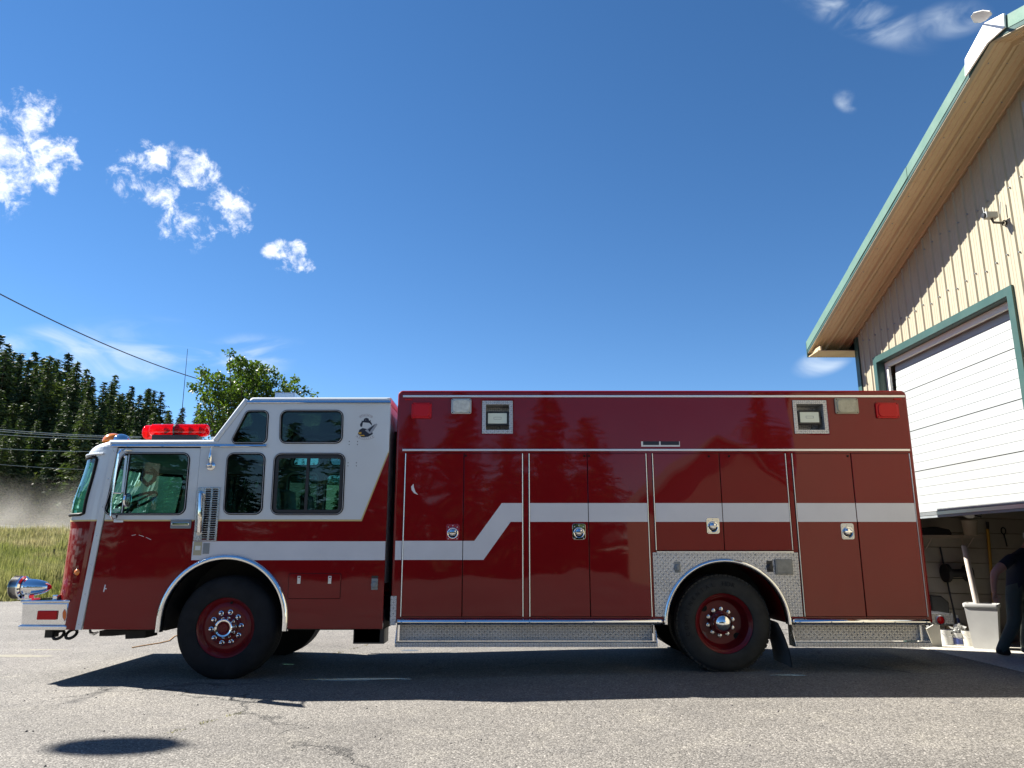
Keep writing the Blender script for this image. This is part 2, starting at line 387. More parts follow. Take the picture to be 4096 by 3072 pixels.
def soil_mat(name, a, b, scale=1.2, bump=.05):
    m = bpy.data.materials.new(name); m.use_nodes = True; t = NT(m.node_tree); p = t.n['Principled BSDF']
    tc = t.new('ShaderNodeTexCoord').outputs['Object']
    c = t.ramp(t.noise(tc, scale, 8, .65), [(.3, a), (.7, b)]); g = t.ramp(t.noise(tc, scale * 25, 4, .6), [(.3, .6), (.7, 1.3)])
    t.l.new(t.mix(1, c, g, 'MULTIPLY'), p.inputs['Base Color']); p.inputs['Roughness'].default_value = .95
    bb = t.new('ShaderNodeBump'); t.put(bb.inputs['Height'], t.noise(tc, scale * 12, 6, .6)); bb.inputs['Distance'].default_value = bump; t.l.new(bb.outputs[0], p.inputs['Normal'])
    return m
M['asphalt'] = asphalt_mat()
M['soil'] = soil_mat('dry_field_soil', (.09, .085, .035), (.2, .17, .08))
def wooded(m):                                           # undergrowth beyond the road
    t = NT(m.node_tree); p = t.n['Principled BSDF']; old = p.inputs['Base Color'].links[0].from_socket; tc = t.new('ShaderNodeTexCoord').outputs['Object']
    t.l.new(t.mix(t.step(t.math('ADD', t.sep(tc)[1], t.math('MULTIPLY', t.noise(tc, .2, 4), 8)), 66, 72), old, t.ramp(t.noise(tc, .8, 6, .7), [(.3, (.02, .032, .012)), (.7, (.06, .075, .03))])), p.inputs['Base Color'])
wooded(M['soil'])
M['gravel'] = soil_mat('pale_gravel', (.34, .32, .28), (.46, .44, .4), 2)
M['hillg'] = soil_mat('forest_floor', (.02, .03, .015), (.045, .05, .025), .3)
def axis_pts(lo, hi, fine_lo, fine_hi, fs, cs):
    a = []; x = lo
    while x < hi: a.append(x); x += fs if fine_lo <= x < fine_hi else cs
    a.append(hi); return a
xsg = axis_pts(-420, 420, -60, 30, 2.5, 30); ysg = axis_pts(-150, 900, -30, 150, 2.5, 30)
def edge_y(x): return 21.5 + .35 * math.sin(x * .9) + .25 * math.sin(x * 2.3 + 1) + (-2.8 * sstep(-10.5, -7, x))
MB().grid([[(x, y, G(x, y) - .08 * sstep(edge_y(x) + .6, edge_y(x) - .6, y)) for x in xsg] for y in ysg]).build('ground', M['soil'], kind='structure')
xa = axis_pts(-38, 60, -8, 8, .5, 1.5)
rows_ = []
for k in range(60):
    t = k / 59; rows_.append([(x, -70 + (edge_y(x) + 70) * t ** .8, 0) for x in xa])
asphalt = MB().grid([[(x, y, G(x, min(y, 21.0)) + .004) for x, y, z in r] for r in rows_]).build('asphalt_yard', M['asphalt'], kind='structure')
# tar spill, dark drips and a chalky patch lying on the asphalt
def blob(cx, cy, rx, ry, name, mm, seed, h=.003, n=40):
    rnd = random.Random(seed); ph = [rnd.uniform(0, 6.28) for _ in range(5)]
    pts = []
    for k in range(n):
        a = 2 * math.pi * k / n; s_ = 1 + sum(.09 / (i + 1) * 1.6 * math.sin((i + 2) * a + ph[i]) for i in range(5))
        pts.append((cx + rx * s_ * math.cos(a), cy + ry * s_ * math.sin(a)))
    z = lambda x, y: ground_z(x) + .004 + h
    c_ = [(cx + (x - cx) * .75, cy + (y - cy) * .75, z(x, y)) for x, y in pts]; o_ = [(x, y, z(x, y) - .002) for x, y in pts]
    return MB().add(c_, [tuple(range(n))]).add(c_ + o_, [(k, (k + 1) % n, n + (k + 1) % n, n + k) for k in range(n)]).build(name, mm, asphalt)
tar = bpy.data.materials.new('fresh_tar'); tar.use_nodes = True; _t = NT(tar.node_tree); _p = _t.n['Principled BSDF']
_p.inputs['Base Color'].default_value = (.012, .013, .014, 1); _p.inputs['Roughness'].default_value = .22; _p.inputs['Specular IOR Level'].default_value = .8
_b = _t.new('ShaderNodeBump'); _t.put(_b.inputs['Height'], _t.noise(_t.new('ShaderNodeTexCoord').outputs['Object'], 55, 5, .7)); _b.inputs['Distance'].default_value = .01; _t.l.new(_b.outputs[0], _p.inputs['Normal'])
g1 = onZ(1425, 2720, 0); blob(g1.x, g1.y, .52, .09, 'tar_spill', tar, 3)
g2 = onZ(3155, 2705, .07); blob(g2.x, g2.y, .2, .035, 'oil_spot', tar, 5)
chalk = soil_mat('chalky_patch', (.17, .16, .125), (.27, .25, .19), 6, .01)
g3 = onZ(75, 2625, 0); blob(g3.x, g3.y, .42, .13, 'worn_patch', chalk, 9); g4 = onZ(190, 2600, 0); blob(g4.x, g4.y, .3, .06, 'worn_patch', chalk, 10)
g5 = onZ(1640, 2604, 0); blob(g5.x, g5.y, .12, .08, 'damp_spot', mat('damp', (.07, .08, .09), .5), 11)
# gravel road across the field
rr_ = []
for k in range(60):
    x = -120 + k * 3.0; y0 = 58.5 + .0 * x
    rr_.append([(x, y, G(x, y) + .1) for y in (y0, y0 + 1.5, y0 + 3, y0 + 4.5, y0 + 6)])
MB().grid(rr_).build('gravel_road', M['gravel'], kind='structure')
# far wooded hill
hr_ = []
def hill_z(x, y): return 27 * math.exp(-((x + 175) / 95) ** 2) * sstep(190, 330, y) * sstep(560, 400, y) + 8 * math.exp(-((x + 60) / 120) ** 2) * sstep(230, 360, y)
for k in range(26):
    y = 180 + k * 14; hr_.append([(x, y, hill_z(x, y) - 2 + G(x, 150) * .6) for x in range(-420, 200, 20)])
MB().grid(hr_).build('hills', M['hillg'], kind='structure')
# ================================================================ the fire truck
D = 8.65; W = 2.45; DF = D + W                          # near side plane, width, far side plane
ZM = {'B1': (0, 1250, .4521), 'B2': (200, 1550, .36166), 'B3': (850, 1500, .36166), 'B4': (0, 2100, .36166), 'B5': (600, 2100, .4521),
      'C1': (1500, 1500, .5425), 'C2': (2500, 1500, .5425), 'C3': (1400, 2150, .5877), 'C4': (2500, 2100, .4521), 'C5': (3400, 1900, .5425),
      'C6': (3100, 0, .6029), 'C7': (3100, 900, .7233), 'G4': (3650, 1950, .2411), 'G5': (3650, 2300, .2411), 'T': (750, 1400, .2712), 'E': (1400, 1600, .12057)}
def px(z, x, y): o = ZM[z]; return o[0] + x * o[2], o[1] + y * o[2]
def S(z, x, y, Y=D): p = onY(*px(z, x, y), Y); return (p.x, p.z)
def P3(z, x, y, Y=D): return onY(*px(z, x, y), Y)
def Zs(z, y, x=1000): return S(z, x, y)[1]

truck = thing('fire_truck', (-.3, D + W / 2, 0), 'red and white fire rescue truck with raised crew cab, parked outside the garage', 'fire truck')
def both(outline, holes, t, name, mats, bevel=.006, far=True, m=0, yoff=0, **kw):
    o = MB().plate(outline, D + yoff, t, holes, m, bevel).build(name, mats, truck, **kw)
    if far: MB().plate(outline, DF - t - yoff, t, holes, m, bevel).build(name, mats, truck)
    return o

# ---- cab: window openings (photo outlines on the side plane)
win_door = rpoly([S('B2', 800, 718), S('B2', 1558, 718), S('B2', 1498, 1412), S('B2', 572, 1412)], [.10, .09, .09, .08])
win_a = rpoly([S('B3', 378, 388), S('B3', 628, 388), S('B3', 606, 762), S('B3', 182, 762)], [.07, .07, .07, .055])
win_b = rpoly([S('B3', 748, 386), S('B3', 1452, 386), S('B3', 1440, 760), S('B3', 736, 760)], .085)
win_c = rpoly([S('B3', 160, 858), S('B3', 592, 858), S('B3', 552, 1546), S('B3', 114, 1546)], .085)
win_d = rpoly([S('B3', 682, 862), S('B3', 1475, 862), S('B3', 1446, 1550), S('B3', 638, 1550)], .09)
arch_c = onY(888, 2488, D); ar = 252 * .00288           # front wheel arch
def archpts(r, lo, a0=180, a1=0, n=30):
    return [(arch_c.x - r, lo)] + arc(arch_c.x, arch_c.z, r, a0, a1, n) + [(arch_c.x + r, lo)]
zbot = Zs('B4', 1160, 900); zpin = Zs('B2', 1467, 1000); zgut = Zs('B2', 655, 1000); ztopc = Zs('B3', 252, 1000)
s_top = S('B2', 690, 660); s_bot = S('B4', 838, 1160)
def xs(z): return s_top[0] + (s_bot[0] - s_top[0]) * (z - s_top[1]) / (s_bot[1] - s_top[1])
d_tl = (xs(S('B2', 755, 668)[1]) + .075, S('B2', 755, 668)[1]); d_tr = S('B2', 1668, 668)
xdoor = d_tr[0]; xrear = S('B3', 1950, 850)[0]
def sl(z): return xs(z) + .072
gap = .005
# door: white upper and red lower half in one leaf
up = [(sl(zpin), zpin), (xdoor, zpin), d_tr, (sl(d_tl[1]), d_tl[1])]
za = arch_c.z + math.sqrt(max(0, ar ** 2 - (xdoor - arch_c.x) ** 2))
a_start = math.degrees(math.atan2(za - arch_c.z, xdoor - arch_c.x))
lowd = [(sl(zbot), zbot), (arch_c.x - ar, zbot)] + arc(arch_c.x, arch_c.z, ar, 180, a_start, 20) + [(xdoor, zpin), (sl(zpin), zpin)]
door = MB().plate(inset(up, gap * .5), D, .04, [inset(win_door, .012)], 0, .003).plate(inset(lowd, gap * .5), D, .04, [], 1, .003).build('cab_door', [M['white'], M['red']], truck)
MB().plate(inset(up, gap * .5), DF - .04, .04, [inset(win_door, .012)], 0, .003).plate(inset(lowd, gap * .5), DF - .04, .04, [], 1, .003).build('cab_door', [M['white'], M['red']], truck)
MB().plate([(sl(zpin) + .01, zpin - .012), (xdoor - .005, zpin - .012), (xdoor - .005, zpin + .006), (sl(zpin) + .01, zpin + .006)], D - .0012, .0015).build('pinstripe', M['gold'], door)
# strip over the door hinge
MB().plate([(xs(zbot) - .004, zbot), (xs(zbot) + .066, zbot), (xs(d_tl[1]) + .066, d_tl[1] + .01), (xs(d_tl[1]) - .004, d_tl[1] + .01)], D - .012, .03, bevel=.006).build('hinge_cover', M['white'], truck)
for k in range(7):
    z = zbot + .06 + k * (d_tl[1] - zbot - .1) / 6
    MB().lathe([(-.004, .001), (-.003, .006), (0, .007)], (xs(z) + .03, D - .012, z), n=8).build('screw', M['steel'], truck)
# crew cab side
diag = S('B3', 1645, 1610); dtop = S('B3', 1945, 858)
slant0 = S('B3', 62, 735); slant1 = S('B3', 392, 300)
upc = [(xdoor, zpin), (diag[0], zpin), (xrear, dtop[1]), (xrear, ztopc - .06), (slant1[0] + .0, ztopc - .06), slant0, (slant0[0] - .05, zgut), (xdoor, zgut)]
wins = [win_a, win_b, win_c, win_d]
both(upc, [inset(q, .012) for q in wins], .04, 'crew_cab_side', M['white'], .002)
zb2 = Zs('B5', 920, 1600)
lowc = [(arch_c.x + ar, zb2), (xrear, zb2), (xrear, dtop[1]), (diag[0], zpin), (xdoor, zpin), (xdoor, za)] + arc(arch_c.x, arch_c.z, ar, a_start, 0, 20)
both(lowc, [], .04, 'crew_cab_lower_side', M['red'], .002)
MB().plate([(xdoor + .01, zpin - .012), (diag[0] + .006, zpin - .012), (xrear - .004, dtop[1] - .02), (xrear - .004, dtop[1] + .02), (diag[0] - .004, zpin + .008), (xdoor + .01, zpin + .008)], D - .0012, .0016).build('pinstripe', M['gold'], truck)
# the white strip running low on the cab
z0, z1 = Zs('B5', 311, 1200), Zs('B5', 144, 1200)
top_arch = [(x, z) for x, z in arc(arch_c.x, arch_c.z, ar + .008, 128, 50, 16)]
low_edge = [(x, z) for x, z in top_arch if z > z0]
st = [(xdoor + .008, z0)] + ([(low_edge[0][0] - .0, z0)] + low_edge + [(low_edge[-1][0], z0)] if low_edge else []) + [(xrear, z0), (xrear, z1), (xdoor + .008, z1)]
MB().plate(st, D - .0015, .002).build('white_band', M['stripe'], truck)
# roofs and the drip rails
lr = [S('B2', 640, 573), S('B2', 1905, 573), S('B2', 1905, 655), S('B2', 640, 655)]
MB().plate(lr, D + .002, W - .004, bevel=.05, res=4).build('cab_roof', M['white'], truck)
zr = Zs('B3', 243, 1000)
hr = rpoly([(slant1[0] - .02, ztopc - .075), (xrear, ztopc - .075), (xrear, zr), (slant1[0] + .03, zr)], [0, 0, .01, .05], 5)
MB().plate(hr, D - .004, W + .008, bevel=.04, res=4).build('crew_cab_roof', M['white'], truck)
# slanted front edge of the raised crew cab, a rounded frame with its glass
dv = Vector((slant1[0] - slant0[0], ztopc - .06 - slant0[1])); nv = Vector((-dv.y, dv.x)).normalized()
q0, q1 = Vector(slant0) - dv * .04, Vector(slant0) + dv * 1.04
fr = [tuple(q0), tuple(q0 + nv * .075), tuple(q1 + nv * .075), tuple(q1)]
sill = MB().plate(fr, D - .003, .16, bevel=.03, res=3).plate(fr, DF - .157, .16, bevel=.03, res=3)
a, b = q0 + nv * .01, q0 + nv * .06; e = dv * .13
sill.plate([tuple(a), tuple(b), tuple(b + e), tuple(a + e)], D + .15, W - .3)
a2, b2 = q1 + nv * .01, q1 + nv * .06
sill.plate([tuple(a2 - e), tuple(b2 - e), tuple(b2), tuple(a2)], D + .15, W - .3)
sill.build('roof_step_frame', M['white'], truck)
MB().plate([tuple(a + e + nv * .02), tuple(a + e + nv * .026), tuple(a2 - e + nv * .026), tuple(a2 - e + nv * .02)], D + .15, W - .3).build('roof_step_window', M['glass'], truck)
def railbar(x0, x1, z0, z1, y=D):
    prof = [(y + .002, z0), (y - .022, z0), (y - .026, z0 + .004), (y - .006, z1), (y + .002, z1)]
    return MB().add([(x, p, q) for x in (x0, x1) for p, q in prof], [(0, 1, 2, 3, 4), (9, 8, 7, 6, 5)] + [(i, i + 5, (i + 1) % 5 + 5, (i + 1) % 5) for i in range(5)])
railbar(S('B2', 685, 640)[0], S('B3', 600, 785)[0], Zs('B2', 656, 1000), Zs('B2', 627, 1000)).build('drip_rail', M['chrome'], truck)
railbar(S('B3', 388, 300)[0], S('B3', 1976, 300)[0], Zs('B3', 312, 1000), Zs('B3', 281, 1000)).build('drip_rail', M['chrome'], truck)

# ---- rounded cab front with wrap-around windshield
levels = []
def sil(z, x, y):                                       # silhouette point of the rounded corner
    p = onY(*px(z, x, y), D + .2); return p
zgb = Zs('B2', 1402, 300); zgt = Zs('B2', 760, 480)
zl = [zbot, zbot + .12, zbot + .3, zbot + .5, zpin - .09, zpin - .012, zpin + .006, zgb]
zl += [zgb + (zgt - zgb) * k / 10 for k in range(1, 11)]
zroof = Zs('B2', 573, 900)
zl += [zgt + .03, zgt + .075, zgt + .115, zgt + .14, zgt + .158, zroof]
NA, NFR = 16, 12
def contour(z):
    lean = 0
    x0 = xs(min(z, zgt)); xf = x0 - .455 - .085 * math.exp(-((z - zgb - .1) / .33) ** 2)
    k = max(0, (z - zgt - .0)) / max(.01, zroof - zgt)
    xf2 = xf + .01 * k + .25 * k ** 3.6; ins = .07 * max(0, k) ** 5 + 0.0
    x0b = x0 + .02
    pts = []; ry = .46
    for i in range(NA + 1):
        a = R(90) * i / NA; pts.append((x0b - (x0b - xf2) * math.sin(a), D + ins + ry * (1 - math.cos(a)), z))
    y0, y1 = D + ins + ry, DF - ins - ry
    for i in range(1, NFR):
        s_ = i / NFR; pts.append((xf2 - .06 * math.sin(math.pi * s_), y0 + (y1 - y0) * s_, z))
    for i in range(NA, -1, -1):
        a = R(90) * i / NA; pts.append((x0b - (x0b - xf2) * math.sin(a), DF - ins - ry * (1 - math.cos(a)), z))
    return pts
rows = [contour(z) for z in zl]; NP = len(rows[0]); c0 = 4
shell = MB(); glass = MB(); red_hi = 4
for i in range(len(rows) - 1):
    for j in range(NP - 1):
        q = [rows[i][j], rows[i + 1][j], rows[i + 1][j + 1], rows[i][j + 1]]
        if 7 <= i < 17 and c0 <= j < NP - 1 - c0: continue
        shell.add(q, [(0, 1, 2, 3)], 1 if i <= red_hi else (2 if i == 5 else 0))
shell.add(rows[-1], [tuple(range(NP))], 0)
nv_ = len(shell.v)
shell.build('cab_front', [M['white'], M['red'], M['gold']], truck, smooth=40)
for i in range(7, 17):
    for j in range(c0, NP - 1 - c0): glass.add([rows[i][j], rows[i + 1][j], rows[i + 1][j + 1], rows[i][j + 1]], [(0, 1, 2, 3)])
glass.build('windshield', M['wglass'], truck, smooth=60)
def off(p, d=.004): return Vector(p) + Vector((-d, -d, 0))
edge = [rows[7][j] for j in range(NP - 2 - c0, c0 + 1, -1)]
e1 = [rows[7][c0 + 1], (Vector(rows[7][c0]) + Vector(rows[8][c0])) / 2 + Vector((0, 0, -.02))] + [rows[i][c0] for i in range(9, 16)] + [(Vector(rows[16][c0]) * .5 + Vector(rows[17][c0]) * .5), rows[17][c0 + 1]]
e2 = [rows[17][j] for j in range(c0 + 2, NP - 2 - c0)]
e3 = [rows[17][NP - 2 - c0]] + [rows[i][NP - 1 - c0] for i in range(16, 8, -1)]
MB().tube([off(p) for p in edge + e1 + e2 + e3], .019, 8, closed=True).build('windshield_gasket', M['rubber'], truck)
MB().tube([off(rows[18][j], .012) for j in range(2, NP - 2)], .014, 8).build('windshield_brow', M['white'], truck)

# ---- window gaskets and panes
def window(w, parent, pane=M['glass'], far=True, slider=False, line=True):
    g = MB().plate(w, D - .012, .03, [inset(w, .026)], 0, .006)
    o = g.build('window_gasket', M['rubber'], parent)
    if line: MB().plate(inset(w, .0105), D - .0145, .006, [inset(w, .0135)]).build('gasket_bead', M['decalw'], o)
    MB().plate(inset(w, .02), D + .012, .005).build('window_pane', pane, parent)
    if far:
        MB().plate(w, DF - .018, .03, [inset(w, .026)], 0, .006).build('window_gasket', M['rubber'], parent)
        MB().plate(inset(w, .02), DF - .02, .005).build('window_pane', pane, parent)
window(win_door, door, M['glass'])
for q, g in zip(wins, (M['glass'], M['dglass'], M['dglass'], M['glass'])): window(q, truck, g)
wi = inset(win_d, .03)
xm = S('B3', 1045, 1200)[0]
zt_, zb_ = max(p[1] for p in wi), min(p[1] for p in wi)
MB().plate(inset(win_d, .024), D - .004, .03, [inset(win_d, .062)], 0, .004).box(xm - .017, xm + .017, D - .003, D + .03, zb_, zt_).build('sliding_window_frame', M['black'], truck)
pz = [S('B2', 868, 735), S('B2', 890, 735), S('B2', 806, 1398), S('B2', 780, 1398)]
MB().plate(pz, D - .004, .03, bevel=.003).build('vent_window_post', M['black'], door)
pz2 = [S('B2', 876, 740), S('B2', 882, 740), S('B2', 798, 1396), S('B2', 791, 1396)]
MB().plate(pz2, D - .007, .004).build('post_trim', M['alu'], door)
stk = S('B2', 740, 1355)
MB().plate(rect(stk[0] - .036, stk[0] + .036, stk[1] - .02, stk[1] + .02), D + .006, .003).build('inspection_sticker', mat('green_sticker', (.3, .5, .4), .5), door)

# ---- cab interior
MB().plate(inset(up, .03), DF - .056, .012, [inset(win_door, -.012)]).build('door_lining', M['vinyl'], truck)
MB().plate(inset(upc, .03), DF - .056, .012, [inset(q, -.012) for q in wins]).build('side_lining', M['vinyl'], truck)
xfloor0 = xs(zbot) - .2
floor = MB().box(xfloor0, xrear - .02, D + .8, DF - .8, zpin - .72, zpin - .68).box(arch_c.x + ar + .03, xrear - .06, D + .045, D + .8, zpin - .72, zpin - .68).box(arch_c.x - ar - .1, arch_c.x + ar + .1, D + .05, D + .8, arch_c.z + ar + .012, arch_c.z + ar + .04)
floor.build('cab_floor', M['vinyl'], truck)
MB().box(xrear - .05, xrear - .005, D + .041, DF - .041, zpin - .70, ztopc - .05).build('cab_rear_wall', M['white'], truck)
MB().box(xs(zpin) - .35, xs(zpin) + .12, D + .3, DF - .3, zpin - .4, zpin + .02, b=.05).build('dashboard', M['black'], truck)
MB().box(xs(zpin) + .2, xs(zpin) + 1.25, D + .85, DF - .85, zpin - .68, zpin - .06, b=.06).build('engine_cover', M['vinyl'], truck)
MB().box(xs(zpin) + .62, xs(zpin) + .86, D + .5, D + .72, zpin + .0, zpin + .1, b=.02).build('radio_box', M['grey'], truck)
sw = P3('B2', 960, 1260, D + .45)
stw = MB(); rim_pts = []
for k in range(28):
    a = 2 * math.pi * k / 28; rim_pts.append(Matrix.Rotation(R(-28), 3, 'Y') @ Vector((.235 * math.cos(a), .235 * math.sin(a), 0)) + sw)
stw.tube(rim_pts, .016, 8, closed=True)
for k in range(3): stw.tube([sw, rim_pts[k * 9]], .012, 6)
stw.tube([sw, sw + Vector((-.3, 0, -.45))], .03, 8)
stw.build('steering_wheel', M['black'], truck)
for y in (D + .42, DF - .42):
    MB().box(xdoor - .42, xdoor + .02, y - .25, y + .25, zpin - .32, zpin - .2, b=.05).build('seat_cushion', M['seat'], truck)
    MB().plate(rpoly([(xdoor - .08, zpin - .22), (xdoor + .06, zpin - .22), (xdoor + .16, zpin + .52), (xdoor + .06, zpin + .55)], .04), y - .24, .48, bevel=.05).build('seat_back', M['seat'], truck)
for y in (D + .42, D + 1.1, DF - .42):
    for x0, sg in ((xdoor + .75, 1), (xrear - .35, -1)):
        MB().plate(rpoly([(x0, zpin - .4), (x0 + .1 * sg, zpin - .4), (x0 + .02 * sg, zpin + .42), (x0 - .08 * sg, zpin + .42)], .03), y - .23, .46, bevel=.045).build('seat_back', M['vinyl'], truck)
        MB().box(min(x0, x0 + .45 * sg), max(x0, x0 + .45 * sg), y - .23, y + .23, zpin - .42, zpin - .3, b=.04).build('seat_cushion', M['vinyl'], truck)
MB().box(xs(zgt) - .1, xdoor + .1, D + .06, DF - .06, zgut - .06, zgut - .02).build('headliner', M['vinylt'], truck)
MB().tube([P3('B2', 1010, 900, D + .8), P3('B2', 1030, 960, D + .8), P3('B2', 1010, 1010, D + .8), P3('B2', 1080, 1080, D + .8), P3('B2', 1150, 1020, D + .8), P3('B2', 1170, 950, D + .8), P3('B2', 1120, 900, D + .8)], .028, 8).build('headset', M['dark'], truck)
MB().tube([(xdoor + .72, D + .3, zgut + .02), (xrear - .4, D + .7, zgut - .1)], .012, 6).build('grab_bar', M['steel'], truck)

# ---- cab details
# louvred air inlet with grab handle
lv = [S('B2', 1645, 1108), S('B2', 1888, 1108), S('B5', 590, 140), S('B5', 387, 140)]
holes = []
ptop, pbot = px('B2', 1800, 1128), px('B5', 520, 125)
for k in range(23):
    t = k / 22
    for cxp in (0, 1):
        u = [px('B2', 1760, 1128)[0], px('B2', 1838, 1128)[0]][cxp] * (1 - t) + [px('B5', 483, 125)[0], px('B5', 550, 125)[0]][cxp] * t
        v = ptop[1] + (pbot[1] - ptop[1]) * t
        p = onY(u, v, D); holes.append(rpoly(rect(p.x - .032, p.x + .032, p.z - .0095, p.z + .0095), .009, 3))
lo = MB().plate(lv, D - .014, .014, holes, 0, .0015).build('louvre_panel', M['steel'], truck)
MB().plate(inset(lv, .02), D - .003, .003).build('louvre_backing', M['rubber'], lo)
hp = [P3('B2', 1670, 1165, D - .005), P3('B2', 1668, 1180, D - .06), P3('B2', 1662, 1300, D - .085), P3('B2', 1656, 1450, D - .085), P3('B2', 1650, 1590, D - .06), P3('B2', 1645, 1612, D - .005)]
MB().tube(hp, [.026, .026, .024, .024, .026, .026], 10).build('grab_handle', M['chrome'], truck)
# door handle
hx = [S('B2', 1340, 1462), S('B2', 1570, 1462), S('B2', 1560, 1560), S('B2', 1332, 1560)]
dh = MB().plate(rpoly(hx, .012), D - .012, .012, bevel=.004).build('door_handle', M['grey'], door)
h1, h2 = S('B2', 1352, 1526), S('B2', 1550, 1492)
MB().plate(rpoly(rect(h1[0], h2[0], h1[1], h2[1]), .01), D - .026, .018, bevel=.006).build('handle_paddle', M['chrome'], dh)
# mirror bracket and mirrors, standing out from the door
mo = D - .3
mb = MB().tube([P3('B2', 905, 690, D - .01), P3('B2', 830, 690, D - .03), P3('B2', 785, 692, D - .2), P3('B2', 757, 735, mo), P3('B2', 715, 1000, mo), P3('B2', 676, 1260, mo), P3('B2', 666, 1420, mo), P3('B2', 690, 1455, mo + .04), P3('B2', 728, 1456, D - .1), P3('B2', 740, 1415, D - .01)], .0115, 8)
mb.tube([P3('B2', 828, 705, D - .03), P3('B2', 826, 770, mo)], .009, 6)
mb.tube([P3('B2', 690, 1165, mo), P3('B2', 790, 1170, mo)], .008, 6)
mr = mb.build('mirror_bracket', M['chrome'], door)
c0_, c1_ = P3('B2', 843, 765, mo), P3('B2', 800, 1165, mo)
MB().add([(c.x + w_ - .51 * dy_, mo + dy_, c.z) for c in (c0_, c1_) for w_ in (-.012, .012) for dy_ in (-.085, .085)], [(0, 1, 3, 2), (4, 6, 7, 5), (0, 2, 6, 4), (1, 5, 7, 3), (0, 4, 5, 1), (2, 3, 7, 6)]).build('wing_mirror', M['alu'], mr)
cc = P3('B2', 845, 1245, mo); MB().lathe([(-.02, .002), (-.016, .05), (0, .075), (.02, .08), (.024, .07), (.024, .002)], cc, 'X', 24).build('round_mirror', M['chrome'], mr)
for z_, w_ in ((690, .05), (1480, .055)):
    q = S('B2', 862 if z_ == 690 else 760, z_); MB().plate(rpoly(rect(q[0] - w_, q[0] + w_, q[1] - .012, q[1] + .012), .008), D - .01, .01, bevel=.002).build('mirror_foot', M['alu'], mr)
# antenna ball mount beside the door, whip antenna on the roof
am = P3('B2', 1782, 868, D); a_ = MB()
a_.lathe([(0, .048), (-.008, .05), (-.016, .03), (-.02, .024)], (am.x, D, am.z), 'Y', 20)
for k in range(11):
    pass
a_.lathe([(-.035 + .07 * k / 10, .034 * math.sin(math.pi * (k + .02) / 10.04)) for k in range(11)], (am.x - .005, D - .04, am.z + .004), 'Z', 18)
a_.tube([(am.x, D - .04, am.z + .03), (am.x, D - .045, am.z + .07), (am.x, D - .045, am.z + .13), (am.x, D - .045, am.z + .16), (am.x, D - .045, am.z + .21)], [.012, .02, .017, .009, .006], 10)
a_.build('antenna_mount', M['chrome'], truck)
w0, w1 = onY(*px('B1', 1600, 990), D + .9), onY(*px('B1', 1660, 322), D + .9)
MB().tube([w0, w0 + (w1 - w0) * .3, w1], [.006, .0045, .003], 6).build('whip_antenna', M['black'], truck)
MB().box(S('B1', 1860, 0)[0], S('B1', 1935, 0)[0], D + .35, D + .5, zroof, zroof + .085, b=.01).build('roof_spotlight', M['clens'], truck)
hh = onY(1150, 1583, D + .9); MB().box(hh.x - .12, hh.x + .14, D + .75, D + 1.1, zr - .01, hh.z + .012, b=.015).build('roof_hatch', M['alu'], truck)
# amber beacon and red light bar
by_ = D + .24; ab = onY(*px('B2', 700, 575), by_); bh = onY(*px('B2', 735, 508), by_).z - zroof + .004
dome = MB().lathe([(0, .115), (.01, .118)] + [(.01 + (bh - .01) * math.sin(R(90 * k / 7)), .118 * math.cos(R(89.5 * k / 7))) for k in range(1, 8)], (ab.x, by_, zroof - .004), 'Z', 28).build('amber_beacon', M['olens'], truck)
ac = onY(*px('B2', 800, 575), by_); MB().lathe([(.0, .105)] + [(.9 * bh * math.sin(R(90 * k / 7)), .105 * math.cos(R(89.5 * k / 7))) for k in range(1, 8)], (ac.x, by_ - .02, zroof - .004), 'Z', 28).build('beacon_base', M['chrome'], truck)
def capsule(p0, p1, r, name, matr, parent, sq=.85):
    p0, p1 = Vector(p0), Vector(p1); d = (p1 - p0).normalized(); mbb = MB(); path = []; rad = []
    for k in range(6): a = R(90) * k / 5; path.append(p0 + d * (r * .45 * (1 - math.sin(a)))); rad.append(max(.001, r * math.sin(R(20) + R(70) * k / 5)))
    path = [p0 + d * (.45 * r * (1 - math.cos(R(90) * k / 5))) for k in range(6)]; rad = [r * (.55 + .45 * math.sin(R(90) * k / 5)) for k in range(6)]
    path += [p1 - d * (.45 * r * (1 - math.cos(R(90) * k / 5))) for k in range(5, -1, -1)]; rad += [r * (.55 + .45 * math.sin(R(90) * k / 5)) for k in range(5, -1, -1)]
    mbb.tube(path, rad, 20, 0); return mbb.build(name, matr, parent, smooth=50)
ya = D + .42
lp0, lp1 = onY(*px('B2', 1115, 475), ya), onY(*px('B2', 1752, 475), ya); lr_ = (onY(*px('B2', 1400, 405), ya).z - onY(*px('B2', 1400, 545), ya).z) / 2
bar = capsule(lp0, lp1, lr_, 'light_bar', M['redlens'], truck)
for k, fx in enumerate((.3, .55, .72, .9)):
    c = lp0.lerp(lp1, fx); MB().lathe([(-.03, .045), (0, .03), (.025, .005)], c, 'X', 14).build('rotator_reflector', mat('rotator_red', (.5, .02, .02), .25, metal=.6) if k else M['refl'], bar)
MB().tube([lp0.lerp(lp1, .425), lp0.lerp(lp1, .455)], lr_ * 1.03, 20).build('light_bar_band', M['black'], bar)
MB().box(lp0.x + .06, lp1.x - .1, ya - .09, ya + .09, zroof - .004, lp0.z - lr_ * .82, b=.01).build('light_bar_base', M['black'], bar)
l2 = onY(*px('B2', 1040, 520), D + 1.5); l3 = Vector((l2.x + .75, D + 1.5, l2.z))
capsule((l2.x, D + 1.5, l2.z + .03), (l3.x, D + 1.5, l2.z + .03), .1, 'light_bar', M['redlens'], truck)
